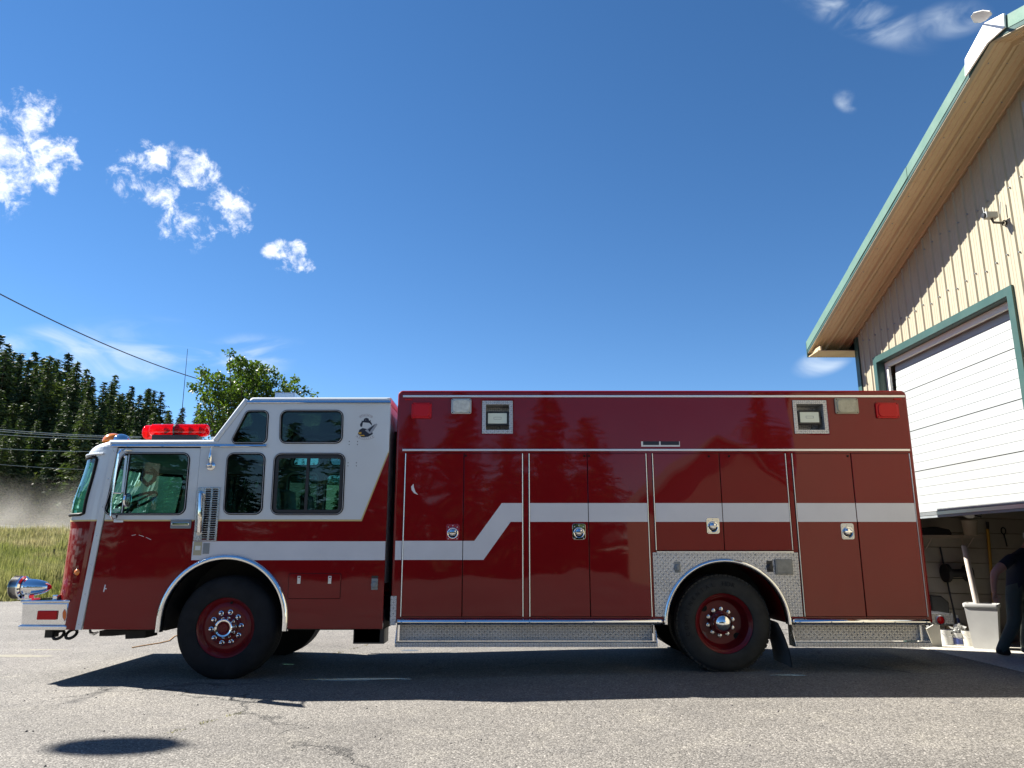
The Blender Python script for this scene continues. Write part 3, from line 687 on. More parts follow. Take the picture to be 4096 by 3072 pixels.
# fuel door, latches, outlet, data plates
fd0, fd1 = S('B5', 1220, 650), S('B5', 1690, 430)
fdp = MB().plate(rpoly(rect(fd0[0], fd1[0], fd0[1], fd1[1]), .02), D - .007, .006, bevel=.003).build('access_door', M['red'], truck)
MB().plate(rpoly(rect(fd0[0] - .005, fd1[0] + .005, fd0[1] - .005, fd1[1] + .005), .022), D - .0012, .001).build('access_door_gap', M['rubber'], truck)
for x in (1320, 1592):
    q = S('B5', x, 485); MB().plate(rect(q[0] - .018, q[0] + .018, q[1] - .042, q[1] + .042), D - .012, .006, [rect(q[0] - .011, q[0] + .011, q[1] - .006, q[1] + .034)], bevel=.002).box(q[0] - .01, q[0] + .01, D - .011, D - .007, q[1] - .006, q[1] + .022).build('slam_latch', M['alu'], fdp)
def outlet(q, name, mm, parent):
    o = MB().plate(rpoly(rect(q[0] - .036, q[0] + .036, q[1] - .06, q[1] + .065), .008), D - .01, .012, bevel=.003).lathe([(-.03, .001), (-.03, .026), (-.024, .036), (-.01, .04)], (q[0], D, q[1] - .005), 'Y', 18).box(q[0] - .012, q[0] + .012, D - .04, D - .028, q[1] - .03, q[1] + .02).build(name, mm, parent)
    MB().box(q[0] - .036, q[0] + .036, D - .006, D - .001, q[1] + .07, q[1] + .092).build('outlet_label', M['black'], o); return o
outlet(S('B5', 1988, 525), 'power_outlet', M['grey'], truck)
p0 = [S('B5', 375, 267), S('B5', 463, 148)]; MB().box(p0[0][0] + .008, p0[1][0], D - .007, D - .001, p0[0][1], p0[1][1]).build('data_plate', M['tan'], truck)
MB().box(p0[0][0] + .028, p0[1][0] - .012, D - .0085, D - .0065, p0[0][1] + .055, p0[1][1] - .045).build('plate_emblem', M['alu'], truck)
p0 = [S('B5', 466, 256), S('B5', 531, 160)]; MB().box(p0[0][0], p0[1][0], D - .006, D - .001, p0[0][1], p0[1][1]).build('data_plate', M['grey'], truck)
for x, y in ((1513, 736), (1605, 736), (1512, 769), (1603, 769), (1500, 971), (1592, 971), (1498, 1005), (1591, 1005)):
    q = S('B3', x, y); MB().lathe([(-.0012, .0001), (-.0012, .0055), (.001, .0055)], (q[0], D, q[1]), n=10).build('screw_hole', M['rubber'], truck)
ml = S('B4', 842, 523); MB().lathe([(-.035, .001), (-.03, .02), (-.012, .036), (0, .04)], (ml[0], D + .03, ml[1]), n=18).build('marker_lamp', M['olens'], truck)
MB().lathe([(-.012, .044), (0, .05), (.01, .05)], (ml[0], D + .03, ml[1]), n=20).build('marker_bezel', M['chrome'], truck)
# what is left of the crest lettering on the cab door
for a, b in (((1455, 118), (1500, 110)), ((1535, 112), (1590, 130)), ((1615, 138), (1670, 165))):
    p, q = S('B4', *a), S('B4', *b); MB().plate([p, (p[0], p[1] + .004), (q[0], q[1] + .005), q], D - .0012, .0014).build('door_lettering', M['decalw'], door)
p, q = S('B4', 1140, 740), S('B4', 1195, 660)
MB().plate([(p[0], p[1]), (p[0] + .012, p[1]), (p[0] + .016, p[1] + .03), (q[0] - .01, p[1] + .03), (q[0] - .012, p[1] + .04), (p[0] + .018, p[1] + .04), (p[0] + .022, q[1]), (p[0] + .01, q[1])], D - .0012, .0014).build('door_lettering', M['decalw'], door)

# emblem on the crew cab: helmet with a 1 and a rescue tool between two ribbons
em = lambda x, y: S('E', x, y)
def ribbon(cx, cy, r, a0, a1, w, flip):
    o_ = [em(cx + (r + w / 2) * math.cos(R(a0 + (a1 - a0) * k / 12)), cy - (r + w / 2) * math.sin(R(a0 + (a1 - a0) * k / 12))) for k in range(13)]
    i_ = [em(cx + (r - w / 2) * math.cos(R(a1 + (a0 - a1) * k / 12)), cy - (r - w / 2) * math.sin(R(a1 + (a0 - a1) * k / 12))) for k in range(13)]
    return o_ + i_
e_ = MB()
for args in ((530, 840, 340, 52, 128, 74, 0), (510, 760, 520, 235, 302, 74, 1)):
    rb = ribbon(*args); e_.plate(rb, D - .0012, .0013, m=1); e_.plate(inset(rb, .0022), D - .0018, .001, m=0)
    cx, cy, r, a0, a1 = args[:5]
    for k in range(9):
        a = a0 + (a1 - a0) * (k + .7) / 9.4; q = em(cx + r * math.cos(R(a)), cy - r * math.sin(R(a)))
        e_.plate(rect(q[0] - .0045, q[0] + .0045, q[1] - .004, q[1] + .004), D - .0022, .001, m=1)
e_.plate([em(*p) for p in ((340, 880), (335, 800), (390, 720), (385, 680), (440, 700), (470, 620), (535, 590), (610, 610), (640, 690), (690, 665), (680, 710), (730, 790), (725, 850), (640, 760), (430, 740), (400, 890))], D - .0014, .0014, m=1)
e_.plate([em(*p) for p in ((260, 1130), (310, 990), (420, 930), (560, 960), (740, 1060), (760, 1130), (600, 1220), (400, 1240))], D - .0014, .0014, m=1)
e_.plate([em(*p) for p in ((265, 1075), (380, 1060), (380, 1120), (300, 1140))], D - .002, .001, m=2)
e_.plate([em(*p) for p in ((330, 1160), (470, 1160), (490, 1200), (330, 1190))], D - .002, .001, m=2)
e_.plate([em(*p) for p in ((500, 1010), (570, 960), (820, 800), (890, 780), (910, 820), (770, 1030), (690, 1110), (640, 1120))], D - .0024, .001, m=3)
e_.plate([em(*p) for p in ((590, 985), (840, 805), (690, 1000), (660, 1060))], D - .003, .001, m=1)
q = em(525, 668); text_mesh(e_, '1', .017, Matrix.Translation((q[0], D - .0026, q[1])) @ FACE, 0, .0005)
e_.build('station_emblem', [M['decalw'], M['decalk'], M['decaly'], M['decalg']], truck, label='decal of a black fire helmet and rescue tool between two ribbons')

# ---- bumper and siren
bp = lambda x, y: S('B4', x, y, D + .04)
by0, byw = D + .03, W - .06
bm_ = MB().plate(rpoly([bp(228, 1112), bp(748, 1112), bp(772, 855), bp(243, 855)], [.03, 0, 0, .02]), by0, byw, bevel=.02, res=3)
bm_.plate(rpoly([bp(236, 858), bp(780, 858), bp(785, 830), bp(232, 832)], .01), by0 - .012, byw + .024, bevel=.012, res=3)
bm_.plate(rpoly([bp(203, 1160), bp(742, 1160), bp(752, 1108), bp(210, 1105)], .02), by0 - .012, byw + .024, bevel=.014, res=3)
bump = bm_.build('front_bumper', M['chrome'], truck)
q0, q1 = bp(420, 1046), bp(648, 946); MB().plate(rpoly(rect(q0[0], q1[0], q0[1], q1[1]), .008), by0 - .022, .022, bevel=.007).build('bumper_marker', M['rlens'], bump)
MB().plate([bp(722, 1068), bp(745, 1020), bp(745, 960), bp(722, 924), bp(698, 965), bp(698, 1020)], by0 - .004, .004).build('bumper_reflector_edge', M['decalw'], bump)
MB().plate(inset([bp(722, 1068), bp(745, 1020), bp(745, 960), bp(722, 924), bp(698, 965), bp(698, 1020)], .004), by0 - .006, .003).build('bumper_reflector', M['orange'], bump)
sy = D + .2
sc_ = onY(*px('B4', 280, 688), sy); sx0 = onY(*px('B4', 148, 688), sy).x; sx1 = onY(*px('B4', 560, 688), sy).x; L_ = sx1 - sc_.x
sir = MB().lathe([(.0, .098), (.02, .104), (.03, .094)] + [(.03 + (L_ - .03) * k / 10, .094 * math.sqrt(max(0, 1 - (k / 10.05) ** 2)) + .0) for k in range(1, 11)], sc_, 'X', 28)
sir.lathe([(sx0 - sc_.x, .001), (sx0 - sc_.x, .1), (sx0 - sc_.x + .012, .122), (-.015, .126), (0, .104)], sc_, 'X', 28)
sr = sir.build('siren', M['chrome'], bump)
fin = MB()
for k in range(7):
    x_ = sx0 - sc_.x + .018 + k * .0125
    fin.lathe([(x_, .1235), (x_ + .002, .1285), (x_ + .005, .1285), (x_ + .007, .1235)], sc_, 'X', 28)
fin.build('siren_louvres', M['black'], sr)
MB().lathe([(L_ - .035, .036), (L_ - .02, .034), (L_ + .004, .02), (L_ + .012, .001)], sc_, 'X', 18).build('siren_tail_lamp', M['rlens'], sr)
zt = bp(300, 830)[1]
MB().box(sc_.x + .03, sc_.x + .09, sy - .05, sy + .05, zt, sc_.z - .07, b=.01).box(sc_.x - .02, sc_.x + .14, sy - .08, sy + .08, zt - .002, zt + .012).build('siren_pedestal', M['chrome'], sr)
rh = onY(*px('B4', 635, 800), D + .15); MB().box(rh.x - .03, rh.x + .03, D + .1, D + .2, zt, zt + .05, b=.01).build('bumper_bracket', M['chrome'], bump)
hk = MB()
for x, y, rr in ((650, 1215, .05), (790, 1205, .055)):
    c = onY(*px('B4', x, y), D + .2)
    hk.tube([c + Vector((rr * math.cos(a), .05 * math.sin(a), rr * .8 * math.sin(a))) for a in np.linspace(0, 2 * math.pi, 18)[:-1]], .017, 8, closed=True)
hk.box(onY(*px('B4', 680, 0), D + .2).x, onY(*px('B4', 760, 0), D + .2).x, D + .15, D + .28, zbot - .1, zbot - .0)
hk.build('tow_hook', M['dark'], truck)
c = onY(*px('B4', 1040, 1170), D + .3)
MB().tube([c + Vector((-.05, 0, .02)), c + Vector((-.04, 0, -.02)), c + Vector((0, 0, -.035)), c + Vector((.05, 0, -.015))], [.012, .018, .018, .01], 8).build('air_horn', M['steel'], truck)
# ---- wheels
M['tyre_d'] = mat('dusty_tyre_rubber', (.028, .029, .028), .75, spec=.25, vary=(6, .3), bump=(60, .15, .003))
def wheel(c, r, wdt, rim_r, front):
    """c: centre of the outer face; axle along Y"""
    x, y, z = c
    prof = [(.05, rim_r + .0), (.012, rim_r + .012), (.0, rim_r + .05), (.0, r - .13), (.012, r - .06), (.035, r - .028), (.055, r - .012)]
    tw = [(.075, r), (wdt * .3, r + .004)]
    gro = []
    for g in (.36, .5, .64): gro += [(wdt * g - .012, r + .004), (wdt * g - .009, r - .012), (wdt * g + .009, r - .012), (wdt * g + .012, r + .004)]
    prof = prof + tw + gro + [(wdt - .075, r), (wdt - .035, r - .028), (wdt, r - .1), (wdt - .01, rim_r + .05), (wdt - .05, rim_r)]
    dish = [(.03, rim_r + .014), (.022, rim_r + .004), (.03, rim_r - .008), (.05, rim_r - .02)]
    if front: dish += [(.075, rim_r - .045), (.06, rim_r - .075), (.055, rim_r - .1), (.068, .155), (.06, .14), (.06, .05), (.06, .001)]
    else: dish += [(.06, rim_r - .032), (.16, rim_r - .05), (.19, rim_r - .08), (.2, .16), (.2, .12), (.2, .001)]
    w = MB().lathe(dish, c, 'Y', 48).build('wheel', M['redw'], truck)
    t = MB().lathe(prof, c, 'Y', 72)
    if not front:
        for k in range(64):
            a = 2 * math.pi * k / 64; Mx = Matrix.Translation(Vector(c)) @ Matrix.Rotation(-a, 4, 'Y')
            b = MB().box(r - .02, r + .003, .05, .09, -.02, .02); b.xform(Mx); t.add(b.v, b.f)
    t.build('tyre', M['tyre'] if front else M['tyre_d'], w)
    nr = .168 if front else .145; hy = y + (.055 if front else .19)
    nut = None
    for k in range(10):
        a = R(36 * k + (6 if front else 12))
        pos = Vector((x + nr * math.cos(a), hy, z + nr * math.sin(a)))
        if nut is None:
            nut = MB().lathe([(-.05, .001), (-.046, .012), (-.03, .019), (-.008, .02), (-.004, .028), (.004, .028)] if front else [(-.035, .001), (-.034, .012), (-.01, .012), (-.008, .022), (.006, .022)], pos, 'Y', 12).build('lug_nut', M['chrome'] if front else M['steel'], w); base = pos
        else: share(nut, w, pos - base)
    if front:
        MB().lathe([(.07, .125), (.03, .122), (.0, .11), (-.035, .098), (-.04, .09), (-.036, .075), (-.02, .07)], c, 'Y', 40).build('hub_cap', M['chrome'], w)
        MB().lathe([(-.02, .071), (-.026, .062), (-.02, .05), (-.028, .046), (-.028, .026), (-.034, .02), (-.034, .001)], c, 'Y', 30).build('hub_center', M['redw'], w)
        q = Vector((x + .04, y + .045, z + rim_r - .05)); MB().lathe([(-.002, .001), (-.002, .016), (.01, .016)], q, 'Y', 12).build('valve_hole', M['rubber'], w)
    else:
        MB().lathe([(.2, .128), (.13, .126), (.125, .11)], c, 'Y', 36).build('hub_flange', M['redw'], w)
        MB().lathe([(.13, .108), (.09, .107)] + [(.09 - .085 * math.sin(R(90 * k / 8)), .107 * math.cos(R(89 * k / 8))) for k in range(1, 9)], c, 'Y', 36).build('hub_cap', M['chrome'], w)
        for a_ in (-40, 140):
            q = Vector((x + .24 * math.cos(R(a_)), y + .186, z + .24 * math.sin(R(a_)))); MB().lathe([(-.003, .001), (-.003, .04), (.01, .04)], q, 'Y', 16).build('hand_hole', M['rubber'], w)
        lt = MB()
        for k, ch in enumerate('CONTINENTAL'):
            a = R(195 - k * 9.0); rr = r - .1
            Mx = Matrix.Translation((x + rr * math.cos(a), y - .001, z + rr * math.sin(a))) @ Matrix.Rotation(-(a - math.pi / 2), 4, 'Y') @ FACE
            text_mesh(lt, ch, .062, Mx, 0, .002)
        for k, ch in enumerate('HDR'):
            a = R(88 - k * 7); rr = r - .1
            text_mesh(lt, ch, .07, Matrix.Translation((x + rr * math.cos(a), y - .001, z + rr * math.sin(a))) @ Matrix.Rotation(-(a - math.pi / 2), 4, 'Y') @ FACE, 0, .002)
        lt.build('tyre_lettering', M['tyre'], w)
    return w
YF = D + .05; YR = D + .07
fc = onY(897, 2524, YF); RF = .562; fc.z = RF + ground_z(fc.x) - .008
rc = onY(2900, 2506, YR); RR = .53; rc.z = RR + ground_z(rc.x) - .006
wheel(fc, RF, .40, .318, True)
wheel(rc, RR, .28, .318, False)
wheel(Vector((rc.x, YR + .34, rc.z)), RR, .28, .318, False)
for cc, rr, ww, fr_ in ((fc, RF, .4, True), (rc, RR, .28, False), (Vector((rc.x, -.34, rc.z)), RR, .28, False)):
    yy = (DF - .05 if cc.y > 0 else DF - .41)
    t = MB().lathe([(0, .3), (0, rr - .08), (-.05, rr), (-ww + .05, rr), (-ww, rr - .08), (-ww, .3), (-ww + .06, .05)], (cc.x, yy, cc.z), 'Y', 40).build('wheel', M['tyre'], truck)
MB().lathe([(0, .06), (W - .3, .06)], (fc.x, D + .2, fc.z), 'Y', 12).lathe([(0, .08), (W - .3, .08)], (rc.x, D + .2, rc.z), 'Y', 12).lathe([(.9, .08), (1.0, .22), (1.4, .22), (1.5, .08)], (rc.x, D, rc.z), 'Y', 16).build('axle', M['dark'], truck)

# front arch trim and wheel housing
def arch_trim(cx, cz, r_in, r_out, lo_l, lo_r, name, y_out=.03):
    n = 36; angs = [180 - 180 * k / n for k in range(n + 1)]
    pts = [(-1, 0, lo_l)] + [(math.cos(R(a)), math.sin(R(a)), None) for a in angs] + [(1, 0, lo_r)]
    prof = [(r_in, .06), (r_in, -y_out * .6), (r_in + .012, -y_out), ((r_in + r_out) / 2, -y_out * 1.15), (r_out - .012, -y_out * .8), (r_out, 0), (r_out, .004)]
    rows_ = []
    for ax, az, lo in pts:
        rows_.append([(cx + ax * r, D + y, (cz + az * r) if lo is None else lo) for r, y in prof])
    return MB().grid(rows_).build(name, M['chrome'], truck, smooth=60)
arch_trim(arch_c.x, arch_c.z, ar - .052, ar + .012, zbot - .025, zb2 - .02, 'front_arch_trim')
def housing(cx, cz, r, lo, depth, name):
    rows_ = [[(cx - r, y, lo) for y in (D + .03, D + depth)]] + [[(cx + r * math.cos(R(180 - 6 * k)), y, cz + r * math.sin(R(180 - 6 * k))) for y in (D + .03, D + depth)] for k in range(31)] + [[(cx + r, y, lo) for y in (D + .03, D + depth)]]
    return MB().grid(rows_).box(cx - r, cx + r, D + depth, D + depth + .01, lo + .2, cz + r).build(name, M['dark'], truck)
housing(arch_c.x, arch_c.z, ar + .002, zbot, .75, 'front_wheel_housing')

# ---- rescue body
zrail = Zs('C3', 545, 1200); ztop = Zs('C1', 112, 1000)
bx0 = S('C1', 163, 300)[0]; bx1 = S('C2', 2090, 250)[0]
rar = S('C4', 900, 880); ra_c = ((S('C4', 345, 880)[0] + S('C4', 1475, 870)[0]) / 2, 0)
r_out = (S('C4', 1475, 870)[0] - S('C4', 345, 880)[0]) / 2; ra_z = Zs('C4', 297, 900) - r_out
zlow = zrail - .06
fb = []
for z_, x0, y0, x1, y1 in (('C1', 818, 218, 988, 405), ('C2', 1270, 214, 1465, 405)):
    a, b = S(z_, x0, y1), S(z_, x1, y0); c_, d_ = S(z_, x0, y0), S(z_, x1, y1)
    fb.append(((a[0] + c_[0]) / 2, (b[0] + d_[0]) / 2, a[1], b[1]))
out = [(bx0, zlow), (ra_c[0] - r_out, zlow)] + arc(ra_c[0], ra_z, r_out, 180, 0, 36) + [(ra_c[0] + r_out, zlow), (bx1, zlow)] + \
      arc(bx1 - .06, ztop - .06, .06, 0, 90, 6) + arc(bx0 + .06, ztop - .06, .06, 90, 180, 6)
holes = [rect(a - .03, b + .03, c - .03, d + .03) for a, b, c, d in fb]
body = MB().plate(out, D, W, holes, 0, .03, 3).build('rescue_body', M['red'], truck, smooth=40)
housing(ra_c[0], ra_z, r_out + .001, zlow, .8, 'rear_wheel_housing')
arch_trim(ra_c[0], ra_z, r_out - .045, r_out + .008, zlow - .01, zlow + .01, 'rear_arch_trim')
# flood lamp boxes let into the body
for k, (a, b, c, d) in enumerate(fb):
    o = MB().plate(rect(a - .045, b + .045, c - .045, d + .045), D - .008, .01, [rect(a, b, c, d)], 0, .002)
    o.box(a - .012, a, D, D + .2, c - .012, d + .012).box(b, b + .012, D, D + .2, c - .012, d + .012).box(a, b, D, D + .2, c - .012, c).box(a, b, D, D + .2, d, d + .012).box(a - .012, b + .012, D + .2, D + .21, c - .012, d + .012)
    fbx = o.build('flood_lamp_box', M['tread_fine'], truck)
    cx_, cz_ = (a + b) / 2 + (.0 if k == 0 else -.0), (c + d) / 2 - (.01 if k == 0 else .0)
    w_, h_ = .135, .085
    fl = MB().plate(rpoly(rect(cx_ - w_, cx_ + w_, cz_ - h_, cz_ + h_), .012), D + .03, .05, bevel=.006).box(cx_ - w_ - .012, cx_ + w_ + .012, D + .045, D + .06, cz_ - .012, cz_ + .006)
    for sx_ in (-1, 1):
        for sz_ in (-1, 1): fl.lathe([(-.003, .001), (-.003, .006), (.004, .006)], (cx_ + sx_ * (w_ - .01), D + .03, cz_ + sz_ * (h_ - .01)), n=8)
    fl = fl.build('flood_lamp', M['black'], fbx)
    MB().plate(rpoly(rect(cx_ - w_ + .022, cx_ + w_ - .024, cz_ - h_ + .024, cz_ + h_ - .022), .006), D + .024, .008, bevel=.002).build('lamp_lens', M['led'], fl)
    MB().plate(rect(cx_ - .045, cx_ + .045, cz_ - .012, cz_ + .016), D + .022, .003, [rect(cx_ - .042, cx_ + .042, cz_ - .009, cz_ + .013)]).build('led_outline', M['grey'], fl)
    MB().tube([(cx_ + .02, D + .05, cz_ - h_), (cx_ + .03, D + .05, cz_ - h_ - .03), (cx_ + .025, D + .12, c + .005)], .004, 6).build('lamp_cable', M['black'], fbx)
    for sx_ in (a - .03, (a + b) / 2, b + .03):
        for sz_ in (c - .025, d + .025): MB().lathe([(-.005, .001), (-.004, .006), (0, .007)], (sx_, D - .008, sz_), n=8).build('rivet', M['steel'], fbx)
# side lamps
def side_lamp(z_, x0, x1, y0, y1, lens, name):
    a, b = S(z_, x0, y1), S(z_, x1, y0)
    xm_ = (a[0] + b[0]) / 2; hw = (b[0] - a[0]) / 2; zc, hz = (a[1] + b[1]) / 2, (b[1] - a[1]) / 2
    o = MB().plate(rpoly(rect(xm_ - hw, xm_ + hw, zc - hz, zc + hz), .022), D - .022, .022, bevel=.006).build(name, lens[0], truck)
    MB().plate(rpoly(rect(xm_ - hw * .84, xm_ + hw * .84, zc - hz * .84, zc + hz * .84), .05), D - .034, .014, bevel=.01, res=3).build('lamp_lens', lens[1], o)
    for sx_ in (-1, 1):
        for sz_ in (-1, 1): MB().lathe([(-.004, .001), (-.003, .006), (0, .006)], (xm_ + sx_ * hw * .86, D - .023, zc + sz_ * hz * .84), n=8).build('lamp_screw', M['rubber'], o)
    if lens[1] is M['clens']: MB().box(xm_ - .006, xm_ + .006, D - .038, D - .03, zc - hz * .8, zc + hz * .8).build('lens_rib', M['clens'], o)
    return o
RL = (M['rlens'], M['rlens']); CLN = (mat('lamp_bezel', (.5, .5, .48), .35, metal=.4), M['clens'])
side_lamp('C1', 268, 420, 205, 322, RL, 'red_warning_lamp'); side_lamp('C1', 562, 712, 175, 288, CLN, 'scene_lamp')
side_lamp('C2', 1550, 1710, 172, 288, (mat('aged_bezel', (.36, .33, .25), .45), mat('yellowed_lens', (.4, .38, .28), .3, coat=.3, vary=(25, .2))), 'scene_lamp'); side_lamp('C2', 1852, 2008, 205, 320, RL, 'red_warning_lamp')
for z_, x, y in (('C1', 250, 180), ('C2', 2008, 178)):
    q = S(z_, x, y); MB().plate(rpoly(rect(q[0] - .045, q[0] + .045, q[1] - .008, q[1] + .008), .007), D - .012, .012, bevel=.004).build('clearance_lamp', M['rlens'], truck)
# trim rails along the body
for y0, y1, xa, xb in ((150, 165, S('C1', 207, 157)[0], S('C2', 2060, 157)[0]), (546, 561, S('C1', 203, 553)[0], S('C2', 2098, 553)[0])):
    za_, zb_ = Zs('C1', y1, 1000), Zs('C1', y0, 1000)
    MB().plate(rect(xa, xb, za_, zb_), D - .014, .016, bevel=.004).build('trim_rail', M['rail'], truck)
# compartment doors
zdt = Zs('C1', 580, 1000); zdb = zrail + .012; zm = Zs('C2', 1291, 800)
dx = [('C1', 224, 656), ('C1', 659, 1091), ('C1', 1132, 1561), ('C1', 1564, 1999), ('C2', 196, 688), ('C2', 691, 1181), ('C2', 1222, 1656), ('C2', 1660, 2094)]
zs0, zs1 = Zs('C1', 1083, 1500), Zs('C1', 945, 1500); zl0, zl1 = Zs('C1', 1363, 400), Zs('C1', 1223, 400)
xa_, xb_ = S('C1', 733, 1222)[0], S('C1', 935, 945)[0]; xc_, xd_ = S('C1', 800, 1363)[0], S('C1', 1000, 1083)[0]
doors = []
hinge_left = [True, False, True, False, True, False, True, False]
for k, (z_, x0, x1) in enumerate(dx):
    a, b = S(z_, x0, 582)[0], S(z_, x1, 582)[0]; lo_ = zm if k in (4, 5) else zdb
    hg = .014
    aa, bb = (a + hg, b - .002) if hinge_left[k] else (a + .002, b - hg)
    d_ = MB().plate(rect(aa, bb, lo_, zdt), D - .016, .016, bevel=.004).build('compartment_door', M['red'], truck)
    hx_ = a + .006 if hinge_left[k] else b - .006
    MB().lathe([(0, .0055), (zdt - lo_, .0055)], (hx_, D - .012, lo_), 'Z', 8).build('door_hinge', M['alu'], d_)
    MB().plate([(a - .004, lo_ - .006), (b + .004, lo_ - .006), (b + .004, zdt + .006), (a - .004, zdt + .006)], D - .0015, .001).build('door_seal', M['rubber'], d_)
    if k == 0: sp_ = rect(aa, bb, zl0, zl1)
    elif k == 1: sp_ = [(aa, zl0), (xc_, zl0), (xd_, zs0), (bb, zs0), (bb, zs1), (xb_, zs1), (xa_, zl1), (aa, zl1)]
    else: sp_ = rect(aa, bb, zs0, zs1)
    MB().plate(sp_, D - .0172, .0014).build('stripe_section', M['stripe'], d_)
    doors.append(d_)
sl_ = S('C1', 125, 1300)[0]; MB().plate(rect(bx0 + .03, S('C1', 222, 582)[0] - .004, zl0, zl1), D - .0012, .0014).build('stripe_section', M['stripe'], truck)
for z_, x, y, k in (('C1', 671, 597, 1), ('C1', 1543, 598, 2), ('C1', 1577, 598, 3), ('C2', 616, 601, 4), ('C2', 764, 600, 5), ('C2', 1637, 599, 6)):
    q = S(z_, x, y); MB().lathe([(-.008, .001), (-.008, .011), (0, .013)], (q[0], D - .016, q[1]), n=12).build('door_bumper', M['rubber'], doors[k])
def latch(z_, x, y, k, plate):
    q = S(z_, x, y); yd = D - .016
    o = MB().plate(rpoly([(q[0] - .072, q[1] - .09), (q[0] + .072, q[1] - .09), (q[0] + .075, q[1] + .09), (q[0] - .075, q[1] + .09)], .025), yd - .006, .006, bevel=.0025).build('door_latch', plate, doors[k])
    MB().lathe([(-.007, .05), (-.01, .056), (-.007, .062)], (q[0], yd - .001, q[1] - .012), n=26).build('latch_ring', M['chrome'], o)
    MB().lathe([(-.0075, .001), (-.0068, .05)], (q[0], yd, q[1] - .012), n=26).build('latch_recess', M['rubber'], o)
    MB().lathe([(-.03, .001), (-.026, .026), (-.014, .04), (-.007, .042)], (q[0], yd, q[1] - .004), n=24).plate(rpoly(rect(q[0] - .042, q[0] + .042, q[1] - .014, q[1] + .004), .006), yd - .036, .02, bevel=.004).build('latch_handle', M['chrome'], o)
    for sx_, sz_ in ((-.05, .055), (.05, .055), (-.05, -.075), (.05, -.075), (0, .072)):
        MB().lathe([(-.004, .001), (-.003, .006), (0, .007)], (q[0] + sx_, yd - .006, q[1] + sz_), n=8).build('latch_screw', M['steel'], o)
latch('C1', 574, 1158, 0, mat('red_tinted_latch_plate', (.42, .05, .08), .25, metal=.6)); latch('C1', 1503, 1155, 2, M['chrome'])
latch('C2', 645, 1112, 4, M['chrome']); latch('C2', 1636, 1153, 6, mat('white_latch_plate', (.72, .7, .64), .3, metal=.2))
# posts between door pairs
for z_, x0, x1 in (('C1', 1095, 1128), ('C1', 2003, 2036), ('C2', 1186, 1217)):
    a, b = S(z_, x0, 582)[0], S(z_, x1, 582)[0]; MB().plate(rect(a, b, zm if z_ == 'C1' and x0 > 2000 or z_ == 'C2' else zdb, zdt + .01), D - .011, .011, bevel=.004).build('door_post', M['red'], truck)
# partly covered signboard and crest
a, b = S('C2', 120, 528), S('C2', 403, 490); sb_ = MB().plate(rect(a[0], b[0], a[1], b[1]), D - .0025, .003).build('signboard_edge', M['decalw'], truck)
xm_ = (a[0] + b[0]) / 2 - .01
for p_, q_ in ((a[0] + .022, xm_ - .006), (xm_ + .012, b[0] - .008)): MB().plate(rect(p_, q_, a[1] + .018, b[1]), D - .0035, .0015).build('signboard_panel', M['decalk'], sb_)
cr = [S('C1', *p) for p in ((285, 803), (268, 825), (272, 850), (290, 872), (320, 885), (300, 862), (288, 830))]
MB().plate(cr, D - .0178, .002).build('crest_edge', M['decalw'], doors[0])
# rear fender in tread plate
f0 = [S('C4', 244, 243), S('C4', 1522, 243)]; zf1 = Zs('C4', 243, 900); xf0, xf1 = f0[0][0], f0[1][0] + .005; zf0 = zrail + .012
fo = [(xf0, zf0), (ra_c[0] - r_out, zf0)] + arc(ra_c[0], ra_z, r_out, 180, 0, 30) + [(ra_c[0] + r_out, zf0), (xf1, zf0), (xf1, zf1), (xf0, zf1)]
fo = [(xf0, max(zf0, ra_z))] if False else fo
fender = MB().plate(fo, D - .009, .008).build('rear_fender', M['tread'], truck)
for x, y in ((280, 262), (558, 262), (868, 262), (1148, 262), (1488, 264), (564, 353), (1152, 352), (272, 520), (400, 518), (1525, 520), (298, 778), (1528, 778)):
    q = S('C4', x, y); MB().lathe([(-.005, .001), (-.004, .007), (0, .008)], (q[0], D - .009, q[1]), n=8).build('fender_bolt', M['grey'], fender)
outlet(S('C4', 462, 375), 'power_outlet', M['grey'], fender); outlet(S('C4', 1278, 368), 'power_outlet', M['black'], fender)
a, b = S('C4', 1328, 436), S('C4', 1472, 302); MB().plate(rpoly(rect(a[0], b[0], a[1], b[1]), .008), D - .035, .03, bevel=.006).plate(rpoly(rect(a[0] + .016, b[0] - .016, a[1] + .016, b[1] - .016), .006), D - .038, .01, bevel=.003).build('junction_box', mat('box_grey', (.2, .21, .21), .4, metal=.5, vary=(20, .2)), fender)
MB().plate(rect(S('C2', 232, 1300)[0], S('C2', 1238, 1300)[0], zf1 + .0, zf1 + .012), D - .02, .02).build('fender_top_trim', M['alu'], truck)
# lower rub rails and steps
def rub(xa, xb, name='rub_rail'):
    zc, r_ = (Zs('C3', 548, 1200) + Zs('C3', 597, 1200)) / 2, (Zs('C3', 548, 1200) - Zs('C3', 597, 1200)) / 2
    n = 10; rows_ = []
    for x, f_ in ((xa, .2), (xa + .006, .75), (xa + .02, 1), (xb - .02, 1), (xb - .006, .75), (xb, .2)):
        rows_.append([(x, D + .01 - .075 * f_ * math.cos(R(-90 + 180 * j / n)), zc + r_ * (.4 + .6 * f_) * math.sin(R(-90 + 180 * j / n))) for j in range(n + 1)])
    o = MB().grid(rows_).build(name, M['chrome'], truck, smooth=50)
    for k in range(5):
        x = xa + .06 + (xb - xa - .12) * k / 4; MB().lathe([(-.006, .001), (-.004, .009), (.004, .01)], (x, D - .064, zc - .004), n=8).build('rail_bolt', M['grey'], o)
    return zc - r_
rx0, rx1 = S('C3', 318, 570)[0], S('C3', 2125, 570)[0]; rx2, rx3 = S('C4', 1480, 845)[0], S('C5', 582, 1075)[0]
zr0 = rub(rx0, rx1); rub(rx2, rx3)
